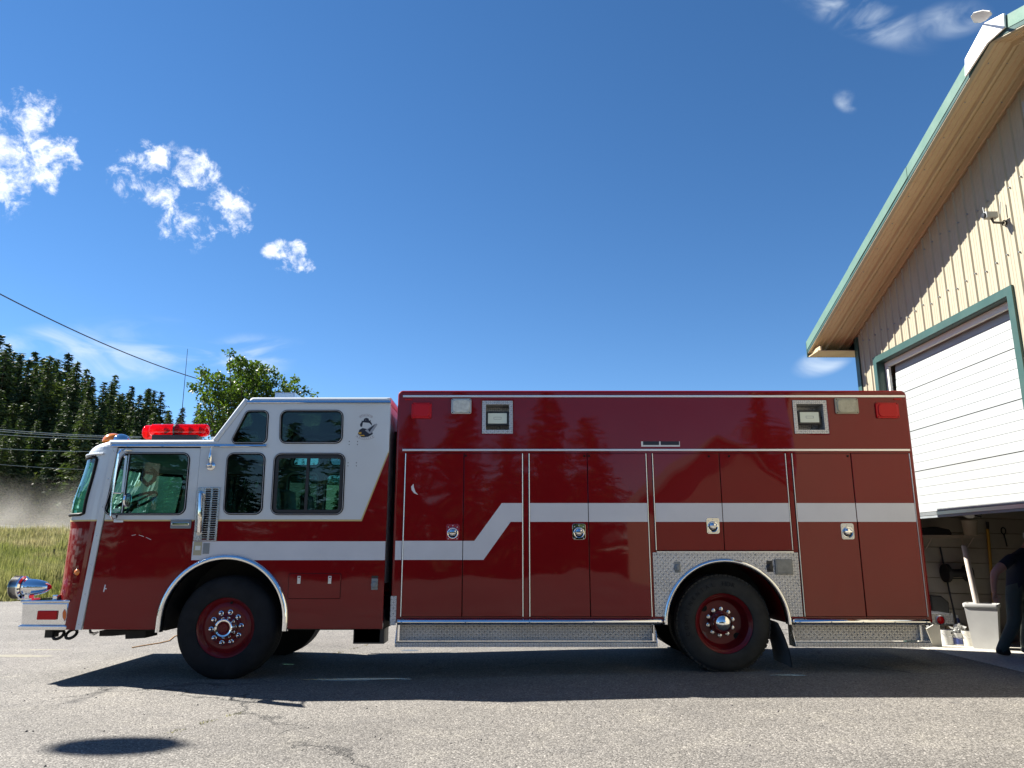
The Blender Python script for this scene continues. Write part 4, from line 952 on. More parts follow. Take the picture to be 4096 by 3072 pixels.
def step(xa, xb, lipy):
    zst = Zs('C3', 708, 1200); zsb = Zs('C3', 744, 1200)
    o = MB().plate(rect(xa, xb, zst - .01, zr0 + .01), D + .16, .012).build('step_back', M['tread'], truck)
    MB().box(xa - .02, xb + .02, D - .02, D + .17, zst - .03, zst - .018).box(xa - .02, xb + .02, D - .026, D - .02, zsb, zst - .012).build('step_tread', M['tread'], truck)
    for x in (xa - .022, xb + .014):
        MB().plate([(D + .17, zsb), (D - .02, zsb), (D - .02, zst), (D + .1, zr0 + .02), (D + .17, zr0 + .02)], x, .008, axis='X').build('step_gusset', M['steel'], truck)
step(S('C3', 322, 660)[0], S('C3', 2076, 660)[0], 0); step(S('C4', 1510, 940)[0], S('C5', 520, 1160)[0] + .08, 0)
ka = S('C3', 272, 597), S('C3', 318, 398); MB().plate(rect(bx0 - .0, ka[1][0], ka[0][1], ka[1][1]), D - .008, .009).build('kick_plate', M['tread'], truck)
# underbody, cab steps, gap between cab and body
MB().box(arch_c.x - 1.4, bx1 - .1, D + .75, D + .85, .62, .86).box(arch_c.x - 1.4, bx1 - .1, DF - .85, DF - .75, .62, .86).box(rx0 + .1, rx1 - .1, D + .19, DF - .3, .56, .9).box(rx2 + .1, rx3 - .1, D + .19, DF - .3, .6, .9).box(arch_c.x - 1.15, arch_c.x - .75, D + .3, DF - .3, .5, .7).box(arch_c.x + ar, xrear, D + .1, DF - .1, zb2 - .02, zb2 + .2).build('chassis', M['dark'], truck)
MB().plate([S('B4', 1098, 1170, D + .3), S('B4', 1385, 1165, D + .3), S('B4', 1380, 1215, D + .3), S('B4', 1240, 1228, D + .3), S('B4', 1098, 1230, D + .3)], D + .3, .4).plate([S('B4', 1385, 1165, D + .3), S('B4', 1610, 1165, D + .3), S('B4', 1605, 1250, D + .3), S('B4', 1385, 1262, D + .3)], D + .3, .3).build('undercab_bracket', M['dark'], truck)
MB().box(xrear + .005, bx0 - .005, D + .35, DF - .35, .6, ztopc - .35).build('gap_shade_block', M['rubber'], truck)  # black block standing in for the shade between cab and body
a, b = S('B5', 1785, 1058), S('B5', 2065, 925)
sb = MB().plate(rect(a[0], b[0], a[1], b[1]), D + .06, .3, [rect(a[0] + .014, b[0] - .05, a[1] + .02, b[1] - .006)], 0, .003).box(a[0], b[0], D + .34, D + .36, a[1], b[1]).build('battery_box', M['black'], truck)
for k in range(4): MB().box(a[0] + .05 + k * .055, a[0] + .085 + k * .055, D + .12, D + .3, a[1] + .05, b[1] - .06, b=.006).build('cable_clamp', M['dark'], sb)
MB().tube([(a[0] + .02, D + .065, b[1] - .01), ((a[0] + b[0]) / 2 - .02, D + .065, b[1] - .045), (b[0] - .04, D + .065, b[1] - .01)], .004, 6).build('box_chain', M['steel'], sb)
# mud flap behind the rear wheel and tail step
xm0 = S('C4', 1480, 1200)[0]
rows_ = []
for k in range(9):
    t = k / 8; z_ = Zs('C4', 870, 1440) + (Zs('C4', 1270, 1480) - Zs('C4', 870, 1440)) * t
    rows_.append([(xm0 - .12 * (1 - t) ** 2 + .015 * math.sin(j), D + .05 + .56 * j / 6, z_ + .02 * j / 6) for j in range(7)])
mf = MB().grid(rows_); mf2 = [[(p[0] + .012, p[1], p[2]) for p in r] for r in rows_]; mf.grid(mf2); mf.build('mud_flap', mat('flap_rubber', (.1, .105, .105), .6, vary=(6, .3)), truck)
t0, t1 = onY(*px('C5', 628, 1100), D + .5), onY(*px('C5', 742, 1020), D + .5)
ts = MB().plate(rpoly(rect(bx1 + .0, t1.x, t0.z, t1.z), .01), D + .45, W - .9, bevel=.008).build('tail_step', M['tread_fine'], truck)
tl = onY(*px('C5', 668, 1070), D + .44); MB().lathe([(-.012, .001), (-.01, .03), (-.004, .042), (.01, .045)], tl, n=18).build('tail_lamp', M['rlens'], ts)
MB().lathe([(-.006, .045), (.002, .055), (.01, .056)], tl, n=20).build('tail_lamp_bezel', M['alu'], ts)
# ================================================================ garage building
XW = 5.80; YC = 12.08; YP = 6.99; YN = 2 * YP - YC; XO = 5.13; ZS = .085
EY = 12.5; ZE = 4.93; PITCHR = (6.92 - ZE) / (EY - YP)
def roof_z(y): return 6.92 - PITCHR * abs(y - YP)          # top of the fascia line at the rake
OY0, OY1, OZ = 8.24, 11.42, 4.30                           # door opening
bld = thing('garage_building', (XW, YP, 0), 'cream metal-sided garage with green trim and a white sectional door rolled half up', 'garage')
M['siding'] = mat('cream_metal_siding', (.33, .292, .208), .45, vary=(1.5, .05), bump=(3, .05, .01))
M['soffit'] = mat('tan_metal_soffit', (.47, .37, .22), .45, vary=(1.2, .08))
M['green'] = mat('green_metal_trim', (.10, .175, .135), .4, vary=(2, .08))
M['dgreen'] = mat('dark_green_trim', (.03, .07, .06), .4, vary=(2, .1))
M['doorw'] = mat('white_door_steel', (.30, .315, .31), .5, vary=(1, .03))
M['roofg'] = mat('green_roof_metal', (.1, .2, .16), .4)
M['conc'] = soil_mat('worn_concrete', (.36, .34, .29), (.47, .44, .38), 1.5, .004)
M['board'] = mat('painted_lap_board', (.40, .36, .29), .6, vary=(2, .12))
M['wood'] = mat('raw_timber', (.3, .22, .13), .7, vary=(5, .25))
SOF = .2                                                     # soffit below the fascia top
def wall_top(y): return roof_z(y) - SOF
pit = .203; ny = int((YC - YN) / pit)
for k in range(ny):
    ya_, yb_ = YC - k * pit, YC - (k + 1) * pit
    prof = [(ya_, 0), (ya_ - .012, 0), (ya_ - .024, .019), (ya_ - .044, .019), (ya_ - .056, 0), (ya_ - .098, 0), (ya_ - .103, .004), (ya_ - .112, .004), (ya_ - .117, 0), (ya_ - .145, 0), (ya_ - .150, .004), (ya_ - .159, .004), (ya_ - .164, 0), (yb_, 0)]
    ym = (ya_ + yb_) / 2; lo_ = OZ + .1 if OY0 - .1 < ym < OY1 + .1 else ZS
    v = [(XW - o_, y, lo_) for y, o_ in prof] + [(XW - o_, y, wall_top(y)) for y, o_ in prof]; n = len(prof)
    sp = MB().add(v, [(j, j + 1, n + j + 1, n + j) for j in range(n - 1)])
    for zz in (2.2, 3.5, 4.75, 5.55):
        if lo_ < zz < wall_top(ym) - .15:
            zz += .03 * math.sin(k * 2.1)
            sp.lathe([(-.022, .001), (-.022, .008), (-.0, .012)], (XW + .0, ya_ - .075, zz), 'X', 6, 1)
    sp.build('siding_panel', [M['siding'], M['grey']], bld)
# inner structure: wall backing with the door opening, far and near side walls, ceiling
wb = [(YC - .02, ZS), (OY1, ZS), (OY1, OZ), (OY0, OZ), (OY0, ZS), (YN + .02, ZS), (YN + .02, wall_top(YN) - .02), (YP, wall_top(YP) - .02), (YC - .02, wall_top(YC) - .02)]
MB().plate(wb, XW + .004, .14, axis='X').build('wall_backing', M['wood'], bld)
iw = MB().box(XW + .15, 16, 11.66, 11.9, ZS, 5).build('interior_wall', M['wood'], bld)
tilt = -.045
for k in range(23):
    z = .1 + k * .226
    prof = [(11.66, 0), (11.605, .0), (11.635, .214), (11.66, .22)]
    v = [(x, y, z + o_ + tilt * (x - 6.4) * .55) for x in (XW + .15, 15.8) for y, o_ in prof]
    MB().add(v, [(0, 1, 2, 3), (7, 6, 5, 4), (0, 4, 5, 1), (1, 5, 6, 2), (2, 6, 7, 3), (3, 7, 4, 0)]).build('lap_board', M['board'], iw)
MB().box(XW + .01, 16, YC - .03, YC, 0, 4.9).build('far_side_wall', M['siding'], bld)
MB().box(XW + .01, 16, YN, YN + .03, 0, 4.9).build('near_side_wall', M['siding'], bld)
MB().box(15.9, 16, YN + .03, YC - .03, 0, 4.9).build('back_wall', M['board'], bld)
MB().box(XW + .15, 15.9, YN + .03, YC - .03, 4.86, 4.9).build('ceiling', M['board'], bld)
MB().box(5.68, 16, YN - .3, 11.95, -.2, ZS, m=0).build('concrete_floor', M['conc'], kind='structure')
# roof, fascia, soffit on both slopes
for sg in (1, -1):
    y_e = YP + sg * (EY - YP); th = .035
    a = Vector((0, YP, 6.92)); b = Vector((0, y_e, ZE))
    def quadbox(x0, x1, ya_, yb_, d0, d1, mm, name):
        v = [(x, y, roof_z(y) + d) for x in (x0, x1) for y, d in ((ya_, d0), (yb_, d0), (yb_, d1), (ya_, d1))]
        return MB().add(v, [(0, 1, 2, 3), (7, 6, 5, 4), (0, 4, 5, 1), (1, 5, 6, 2), (2, 6, 7, 3), (3, 7, 4, 0)]).build(name, mm, bld)
    quadbox(XO + .03, 16.3, YP, y_e, -.03, .004, M['roofg'], 'roof_sheet')
    n_f = 3
    for j in range(n_f):
        y0_ = YP + (y_e - YP) * j / n_f; y1_ = YP + (y_e - YP) * (j + 1) / n_f - sg * .004
        quadbox(XO - .004 * (j % 2), XO + .02, y0_, y1_, -.135, .012, M['green'], 'fascia')
        quadbox(XO + .006, XO + .05, y0_, y1_, -.185, -.136, M['dgreen'], 'fascia_lip')
        quadbox(XO + .012, XO + .06, y0_, y1_, -.198, -.187, M['siding'], 'soffit_edge')
    # ribbed soffit panels
    for j in range(3):
        y0_ = YP + (y_e - YP) * j / 3; y1_ = YP + (y_e - YP) * (j + 1) / 3 + (sg * .05 if j < 2 else 0)
        xp = []
        x = XO + .06
        for q in range(9):
            x0_ = XO + .06 + q * .0755; big_ = q in (2, 5); h_ = .048 if big_ else .012
            xp += [(x0_, 0), (x0_ + .034, 0), (x0_ + .042, -h_), (x0_ + .062 if big_ else x0_ + .05, -h_), (x0_ + .070 if big_ else x0_ + .056, 0)]
        xp = [p for p in xp if p[0] <= XW + .01] + [(XW + .01, 0)]; n = len(xp); dz_ = -.19 - .004 * (j % 2)
        v = [(x, y0_, roof_z(y0_) + dz_ + h) for x, h in xp] + [(x, y1_, roof_z(y1_) + dz_ + h) for x, h in xp]
        so = MB().add(v, [(i, i + 1, n + i + 1, n + i) for i in range(n - 1)])
        for q in range(4):
            for xx in (XO + .12, XO + .33, XO + .55):
                yy = y0_ + (y1_ - y0_) * (q + .5) / 4; so.lathe([(-.012, .001), (-.01, .009), (0, .01)], (xx, yy, roof_z(yy) + dz_), 'Z', 6, 1)
        so.build('soffit_panel', [M['soffit'], M['grey']], bld)
    ye0 = YP + sg * (YC - YP)
    MB().box(XO + .02, 16.2, min(ye0, y_e), max(ye0, y_e) - .0, ZE - .26, ZE - .245).build('eave_soffit', M['soffit'], bld)
    MB().box(XO, 16.3, y_e - .01, y_e + .01, ZE - .26, ZE + .0).build('eave_fascia', M['dgreen'], bld)
    MB().box(XO + .06, XO + .09, min(ye0, y_e), max(ye0, y_e), ZE - .245, ZE - .17).build('eave_return', M['soffit'], bld)
# ridge end cap of folded white sheet with a loose octagonal flap
cp = onX(*px('C6', 1400, 170), XO - .03)
MB().plate([(YP + .38, roof_z(YP + .38) + .02), (YP + .42, roof_z(YP + .42) - .16), (YP, 6.72), (YP - .28, roof_z(YP - .28) - .13), (YP - .3, roof_z(YP - .3) + .03), (YP, 6.96)], XO - .03, .02, axis='X').build('ridge_cap', mat('white_cap_sheet', (.8, .8, .79), .5), bld)
oc = [onX(3850 + u * .2412, v * .2412, XO - .03 - .42 * (390 - v) / 210) for u, v in ((135, 280), (180, 215), (330, 176), (450, 190), (490, 240), (400, 330), (310, 380), (190, 380))]
nrm = (oc[2] - oc[0]).cross(oc[5] - oc[0]).normalized() * .006
MB().add(oc + [q + nrm for q in oc], [tuple(range(8)), tuple(range(15, 7, -1))] + [(k, (k + 1) % 8, 8 + (k + 1) % 8, 8 + k) for k in range(8)]).build('cap_flap', mat('white_flap', (.6, .58, .52), .5), bld)
# corner trim, door trim
MB().box(XW - .028, XW + .08, YC - .1, YC + .02, ZS, wall_top(YC) - .0).build('corner_trim', M['dgreen'], bld)
MB().plate([(OY1 + .1, ZS), (OY1 + .1, OZ + .1), (OY0 - .1, OZ + .1), (OY0 - .1, ZS), (OY0, ZS), (OY0, OZ), (OY1, OZ), (OY1, ZS)], XW - .03, .035, axis='X').build('door_trim', M['dgreen'], bld)
MB().box(XW, XW + .16, OY1 - .004, OY1 + .02, ZS, OZ).box(XW, XW + .16, OY0 - .02, OY0 + .004, ZS, OZ).box(XW, XW + .16, OY0, OY1, OZ - .004, OZ + .02).build('door_jamb', M['dgreen'], bld)
MB().box(XW + .1, XW + .14, OY1 - .1, OY1 - .006, ZS, OZ - .01).box(XW + .1, XW + .14, OY0 + .006, OY0 + .04, ZS, OZ - .01).box(XW + .1, XW + .14, OY0 + .04, OY1 - .1, OZ - .09, OZ - .008).build('weather_strip', mat('white_strip', (.7, .69, .62), .5), bld)
# sectional door, half open
gd = None; zz = [1.93, 2.53, 3.13, 3.74, 4.35]; XD = XW + .155
dy0, dy1 = OY0 + .01, OY1 - .16
for k in range(4):
    z0_, z1_ = zz[k] + .006, zz[k + 1] - .006; prof = [(XD + .05, z0_), (XD, z0_)]
    nn = 5
    for j in range(1, nn): zc = z0_ + (z1_ - z0_) * j / nn; prof += [(XD, zc - .011), (XD + .0055, zc), (XD, zc + .004)]
    prof += [(XD, z1_), (XD + .05, z1_)]; n = len(prof)
    lean = [0, 0, 0, .035][k]
    v = [(x + lean * (z - z0_) / .6 * (1 if k == 3 else 0), y, z) for y in (dy0, dy1) for x, z in prof]
    s_ = MB().add(v, [(j, j + 1, n + j + 1, n + j) for j in range(n - 1)] + [tuple(range(n)), tuple(range(2 * n - 1, n - 1, -1))])
    if gd is None: gd = s_.build('garage_door', M['doorw'], bld)
    else: s_.build('door_section', M['doorw'], gd)
MB().box(XD - .006, XD + .055, dy0, dy1, 1.885, 1.93).build('door_bottom_rail', M['alu'], gd)
MB().box(XD + .0, XD + .05, dy0, dy1, 1.85, 1.883).build('bottom_seal', M['grey'], gd)
for y in (dy0 + .02, dy1 + .06): MB().box(XD + .06, XD + .1, y - .02, y + .02, ZS, 4.4).build('door_track', M['steel'], gd)
for k in range(4): MB().box(XD + .4 + k * .62, XD + 1.0 + k * .62, dy0, dy1, 4.5, 4.55).build('door_section', M['doorw'], gd)
# louvred gable vent
vy0, vy1, vz0, vz1 = 6.48, 7.5, 5.78, 6.34
vt = MB().plate(rect(vy0, vy1, vz0, vz1), XW - .05, .05, [rect(vy0 + .05, vy1 - .05, vz0 + .05, vz1 - .05)], axis='X', bevel=.004).build('gable_vent', M['doorw'], bld)
for k in range(7):
    z = vz0 + .08 + k * .062; MB().add([(XW - .04, y, z) for y in (vy0 + .05, vy1 - .05)] + [(XW - .005, y, z + .05) for y in (vy0 + .05, vy1 - .05)] + [(XW - .036, y, z + .004) for y in (vy0 + .05, vy1 - .05)], [(0, 1, 3, 2), (4, 5, 3, 2)]).build('louvre', M['doorw'], vt)
MB().box(XW - .008, XW - .003, vy0 + .05, vy1 - .05, vz0 + .05, vz1 - .05).build('vent_screen', M['rubber'], vt)
# security camera under the gable
cl_ = onX(*px('C6', 1470, 1450), XW - .1)
sc_t = thing('security_camera', (XW, cl_.y, cl_.z), 'small white security camera on a bracket on the sunlit siding', 'camera')
cy, cz = cl_.y, cl_.z
MB().box(XW - .24, XW - .1, cy - .045, cy + .045, cz - .0, cz + .075, b=.012).build('housing', M['doorw'], sc_t)
MB().lathe([(-.02, .001), (-.018, .03), (0, .035)], (XW - .24, cy, cz + .036), 'X', 16).build('lens', M['black'], sc_t)
MB().tube([(XW - .16, cy, cz), (XW - .14, cy, cz - .05), (XW - .02, cy, cz - .055)], .014, 8).lathe([(0, .035), (-.02, .035)], (XW - .004, cy, cz - .055), 'X', 14).build('bracket', M['black'], sc_t)
MB().tube([(XW - .06, cy - .02, cz + .05), (XW - .05, cy - .03, cz + .2)], .006, 6).tube([(XW - .2, cy + .05, cz + .06), (XW - .2, cy + .06, cz + .17)], .007, 6).build('antenna', M['doorw'], sc_t)
# ================================================================ trees, field, wires
def leaf_mat(name, a, b, trans=.3, rough=.5, scale=.9):
    m = bpy.data.materials.new(name); m.use_nodes = True; t = NT(m.node_tree); p = t.n['Principled BSDF']
    g = t.new('ShaderNodeNewGeometry'); oi = t.new('ShaderNodeObjectInfo')
    v = t.math('ADD', t.math('MULTIPLY', g.outputs['Random Per Island'], .55), t.math('MULTIPLY', t.noise(t.new('ShaderNodeTexCoord').outputs['Object'], scale, 3), .45))
    v = t.math('ADD', v, t.math('MULTIPLY', t.math('SUBTRACT', oi.outputs['Random'], .5), .35), clamp=True)
    c = t.ramp(v, [(.2, a), (.8, b)])
    t.l.new(c, p.inputs['Base Color']); p.inputs['Roughness'].default_value = rough; p.inputs['Specular IOR Level'].default_value = .12
    tr = t.new('ShaderNodeBsdfTranslucent'); t.l.new(t.mix(1, c, (1.2, 1.4, .5, 1), 'MULTIPLY'), tr.inputs[0])
    mx = t.new('ShaderNodeMixShader'); mx.inputs[0].default_value = trans
    t.l.new(p.outputs[0], mx.inputs[1]); t.l.new(tr.outputs[0], mx.inputs[2]); t.l.new(mx.outputs[0], t.n['Material Output'].inputs[0])
    return m
M['needle'] = leaf_mat('conifer_needles', (.02, .037, .018), (.065, .09, .036), .14, .65)
M['needle_l'] = leaf_mat('pale_conifer_needles', (.04, .062, .024), (.09, .11, .045), .2, .6)
M['leaf'] = leaf_mat('glossy_green_leaves', (.03, .06, .012), (.11, .16, .03), .3, .42, 2)
M['bushl'] = leaf_mat('olive_bush_leaves', (.05, .065, .025), (.14, .15, .06), .3, .5)
M['bark'] = mat('rough_bark', (.09, .07, .05), .85, vary=(4, .3), bump=(12, .5, .03))
M['greybark'] = mat('grey_dead_wood', (.2, .19, .17), .8, vary=(5, .2))

def rng(seed): return np.random.RandomState(seed)
def mesh_np(name, v, f, mats, mi=None):
    me = bpy.data.meshes.new(name); v = np.asarray(v, np.float32); f = np.asarray(f, np.int32); k = f.shape[1]
    me.vertices.add(len(v)); me.vertices.foreach_set('co', v.ravel()); me.loops.add(f.size); me.loops.foreach_set('vertex_index', f.ravel())
    me.polygons.add(len(f)); me.polygons.foreach_set('loop_start', np.arange(0, f.size, k, dtype=np.int32)); me.polygons.foreach_set('loop_total', np.full(len(f), k, np.int32))
    for q in mats: me.materials.append(q)
    me.update(calc_edges=True); return me
def conifer_arrays(seed, height=1.0, whorls=46, spread=.17, dens=1.0, irregular=.25):
    """a spruce of height 1: whorls of drooping boughs carrying many small sprays"""
    r = rng(seed); V = []; 
    for i in range(whorls):
        h = .04 + .96 * (i / whorls) ** .92; L0 = spread * (1 - h) ** .85 + .008
        nb = int(r.randint(6, 10) * (1 if h < .8 else .7)) + 2
        for b in range(nb):
            a = r.rand() * 6.283; L = L0 * (1 + irregular * r.randn()) 
            if L < .008: continue
            if r.rand() < .08: L *= .4
            droop = -.25 - .25 * r.rand() if h < .75 else .15 * r.rand()
            ns = max(3, int(L / .011 * dens))
            for s_ in range(ns):
                t = (s_ + .4 + r.rand() * .5) / ns; rad = L * t; z = h + droop * rad * (1 - .45 * t) + r.randn() * .004
                c = np.array([math.cos(a) * rad, math.sin(a) * rad, z]); da = a + r.choice([-1, 1]) * (.5 + .5 * r.rand())
                ln = (.030 + .022 * r.rand()) * (1.15 - .4 * t) * (1.15 - .55 * h); d = np.array([math.cos(da), math.sin(da), -.25 + .35 * r.randn()]); d *= ln / np.linalg.norm(d)
                n = np.cross(d, r.randn(3)); n *= ln * .36 / (np.linalg.norm(n) + 1e-9)
                V.append((c - d * .3 - n * .6, c - d * .3 + n * .6, c + d * .6 + n * .45 , c + d))
    V = np.array(V).reshape(-1, 3); Fc = np.arange(len(V)).reshape(-1, 4)
    return V * height, Fc
con_mesh = []
for sd, sp, wh, mm in ((1, .17, 46, 'needle'), (2, .145, 50, 'needle'), (3, .19, 42, 'needle'), (4, .16, 44, 'needle_l'), (5, .24, 34, 'needle_l')):
    v, f = conifer_arrays(sd, 1, wh, sp * 1.12, 1.15); con_mesh.append(mesh_np('conifer_crown', v, f, [M[mm]]))
_t = MB().tube([(0, 0, -.03), (0, 0, .3), (.003, 0, .7), (0, 0, .985)], [.014, .010, .005, .001], 7)
trunk_me = bpy.data.meshes.new('conifer_trunk'); trunk_me.from_pydata(_t.v, [], _t.f); trunk_me.materials.append(M['bark']); trunk_me.update()
ORD = ['first', 'second', 'third', 'fourth', 'fifth', 'sixth', 'seventh', 'eighth', 'ninth', 'tenth', 'eleventh', 'twelfth', 'thirteenth', 'fourteenth', 'fifteenth', 'sixteenth', 'seventeenth', 'eighteenth', 'nineteenth', 'twentieth', 'twenty-first', 'twenty-second', 'twenty-third', 'twenty-fourth', 'twenty-fifth', 'twenty-sixth']
def conifer(x, y, ztop, kind, label, rz, wide=1.0, group='conifers on the slope', name='conifer_tree'):
    g = G(x, y) - .2; h = ztop - g
    t = thing(name, (x, y, g), label, 'tree', group); t.rotation_euler = (0, 0, rz); t.scale = (h * wide, h * wide, h)
    for nm, me in (('trunk', trunk_me), ('crown', con_mesh[kind])):
        o = bpy.data.objects.new(nm, me); COL.objects.link(o); o.parent = t
    return t
rr = random.Random(11)
sky_tops = [(-130, 170), (5, 190), (70, 262), (125, 335), (190, 352), (262, 410), (320, 335), (395, 395), (450, 372), (520, 400), (615, 350), (690, 432), (770, 492), (815, 560), (925, 605), (1025, 545), (1090, 705), (1170, 648), (1240, 720), (1320, 664), (1435, 694), (1500, 860), (1620, 835), (1765, 796)]
sky_tops.sort()
for k, (x, y) in enumerate(sky_tops):
    Yd = 118 - 18 * (k % 3) if k < 16 else 88 + 9 * (k % 3)
    p = onY(*px('B1', x, y), Yd)
    conifer(p.x, p.y, p.z, [0, 1, 2, 3, 0, 1][k % 6] if k not in (3, 8, 9, 12) else 3, 'tall conifer on the skyline of the wooded slope, %s from the left' % ORD[k], rr.uniform(0, 6.28), 1.05 if k < 14 else .95)
# lower rows in front fill the slope
low = []
def skyline(x): return float(np.interp(x, [q[0] for q in sky_tops], [q[1] for q in sky_tops]))
for row, (Yd, dv_, n) in enumerate(((108, 70, 17), (97, 170, 16), (86, 290, 16), (78, 440, 15), (70, 640, 12))):
    for k in range(n):
        x = -220 + 1900 * (k + rr.uniform(.1, .9)) / n; y = min(skyline(x) + dv_ * (1 - .00035 * max(0, x)) + rr.uniform(-40, 50), 1120)
        low.append((x, y, Yd + rr.uniform(-4, 4), row))
low.sort()
for row in range(5):
    for k, (x, y, Yd, _) in enumerate([q for q in low if q[3] == row]):
        p = onY(*px('B1', x, y), Yd)
        conifer(p.x, p.y, p.z, rr.choice([0, 1, 2, 3, 3]), 'dark conifer on the slope, %s from the left in the %s row below the skyline' % (ORD[k], ORD[row]), rr.uniform(0, 6.28), rr.uniform(1.0, 1.25), 'conifers on the slope')
for (x, y, Yd, kd, wd, lab) in ((770, 760, 66, 3, 1.05, 'pale green conifer standing in front of the dark slope, just left of the cab'), (495, 1225, 69, 4, 1.4, 'broad bushy young pine rising out of the dust beside the cab'), (620, 1400, 66, 4, 1.3, 'small young pine right behind the windshield'), (40, 1080, 66, 4, 1.2, 'young pine half hidden by the dust at the left edge')):
    p = onY(*px('B1', x, y), Yd); conifer(p.x, p.y, p.z, kd, lab, rr.uniform(0, 6), wd, 'young conifers along the road')
# trees seen through the cab windows
for k, (u, v, Yd) in enumerate(((880, 1900, 62), (1010, 1850, 60), (1110, 1930, 55), (1230, 1900, 58), (1350, 1960, 54))):
    p = onY(u, v, Yd); conifer(p.x, p.y, p.z, k % 4, 'conifer seen only through the cab windows, %s from the left' % ORD[k], k * 1.3, 1.1, 'conifers behind the truck')
# far wood on the hill: one mass
v0, f0 = conifer_arrays(21, 1, 22, .17, .6); VV = []; FF = []; r_ = rng(5); nb = 0
for k in range(420):
    x = -300 + 330 * r_.rand(); y = 270 + 130 * r_.rand(); h = 11 + 6 * r_.rand(); a = r_.rand() * 6.28; c, s_ = math.cos(a), math.sin(a)
    q = v0 * h * [1.3, 1.3, 1]; q = np.stack([q[:, 0] * c - q[:, 1] * s_, q[:, 0] * s_ + q[:, 1] * c, q[:, 2]], 1) + [x, y, hill_z(x, y) - 3 + G(x, 150) * .6]
    VV.append(q); FF.append(f0 + nb); nb += len(q)
o = bpy.data.objects.new('far_wood', mesh_np('far_wood', np.concatenate(VV), np.concatenate(FF), [leaf_mat('far_needles', (.022, .045, .03), (.05, .085, .05), .2)])); COL.objects.link(o)
tag(o, 'distant wooded hill on the skyline behind the antenna', 'forest', kind='stuff')
# leaf clouds for broadleaf trees and bushes
def leaf_cloud(clusters, size, per, seed, squash=1.0, shell=.55):
    r = rng(seed); V = []
    for c, rad in clusters:
        c = np.array(c); n = int(per * max(.35, (rad / .26)) ** 2)
        for k in range(n):
            d = r.randn(3); d /= np.linalg.norm(d); p = c + d * rad * (shell + (1 - shell) * r.rand() ** .5 if r.rand() < .8 else r.rand()) * [1, 1, squash]
            u = r.randn(3) + [0, 0, -.5]; u /= np.linalg.norm(u); w = np.cross(u, r.randn(3)); w /= np.linalg.norm(w)
            L = size * (.7 + .6 * r.rand()); V.append((p, p + u * L * .45 + w * L * .33, p + u * L, p + u * L * .45 - w * L * .33))
    V = np.array(V).reshape(-1, 3); return V, np.arange(len(V)).reshape(-1, 4)
TY = 18.5
cl_px = [(830, 160, 85), (800, 250, 90), (1010, 200, 85), (960, 290, 120), (700, 290, 110), (650, 230, 60), (1000, 390, 170), (850, 380, 130), (1150, 320, 110), (1260, 330, 90), (1310, 350, 50), (430, 410, 105), (270, 400, 75), (265, 340, 40), (450, 340, 45), (190, 560, 85), (150, 520, 50), (330, 590, 110), (600, 510, 150), (480, 560, 110), (850, 560, 160), (1050, 560, 150), (1200, 540, 120), (1390, 520, 70), (1330, 500, 60), (1560, 450, 75), (1630, 450, 60), (1480, 560, 90), (1620, 590, 100), (1760, 600, 70), (1830, 650, 60), (1400, 620, 80), (640, 690, 150), (430, 720, 110), (800, 720, 160), (520, 850, 150), (300, 1010, 120), (220, 1040, 70), (430, 1050, 150), (640, 950, 150), (480, 1200, 150), (700, 1150, 170), (900, 800, 150), (1150, 750, 170), (1450, 760, 150), (1000, 1000, 200), (1300, 1000, 200), (1600, 850, 150), (225, 730, 32)]
r_ = rng(31); cls = []; k_ = .2712 / 3000 * TY
for x, y, rad in cl_px:
    p = onY(*px('T', x, y), TY); cls.append(((p.x, p.y + r_.uniform(-.25, .25), p.z), rad * k_))
    if rad > 80:
        for q in range(2): cls.append(((p.x + r_.uniform(-.15, .15), p.y + r_.choice([-1, 1]) * r_.uniform(.4, .9), p.z - r_.uniform(0, .25)), rad * k_ * .9))
tb = onY(*px('T', 760, 1300), TY); tg = ground_z(tb.x)
tree = thing('broadleaf_tree', (tb.x, TY, tg), 'leafy deciduous tree with glossy leaves rising behind the crew cab', 'tree')
v, f = leaf_cloud(cls, .085, 175, 8); v -= np.array([tb.x, TY, tg]); o = bpy.data.objects.new('crown', mesh_np('crown', v, f, [M['leaf']])); COL.objects.link(o); o.parent = tree
tm = MB(); base = Vector((tb.x, TY, tg)); fork = Vector((tb.x, TY, tg + 1.9))
tm.tube([base - Vector((0, 0, .2)), base.lerp(fork, .5) + Vector((.03, .02, 0)), fork], [.16, .12, .1], 10); tm.build('trunk', M['bark'], tree)
for k, (c, rad) in enumerate(cls):
    if rad < .12 or k % 2: continue
    c = Vector(c); mid = fork.lerp(c, .5) + Vector((r_.uniform(-.12, .12), r_.uniform(-.1, .1), -.12)); MB().tube([fork - Vector((0, 0, .15)), fork.lerp(mid, .5), mid, c], [.05, .035, .022, .006], 6).build('limb', M['bark'], tree)
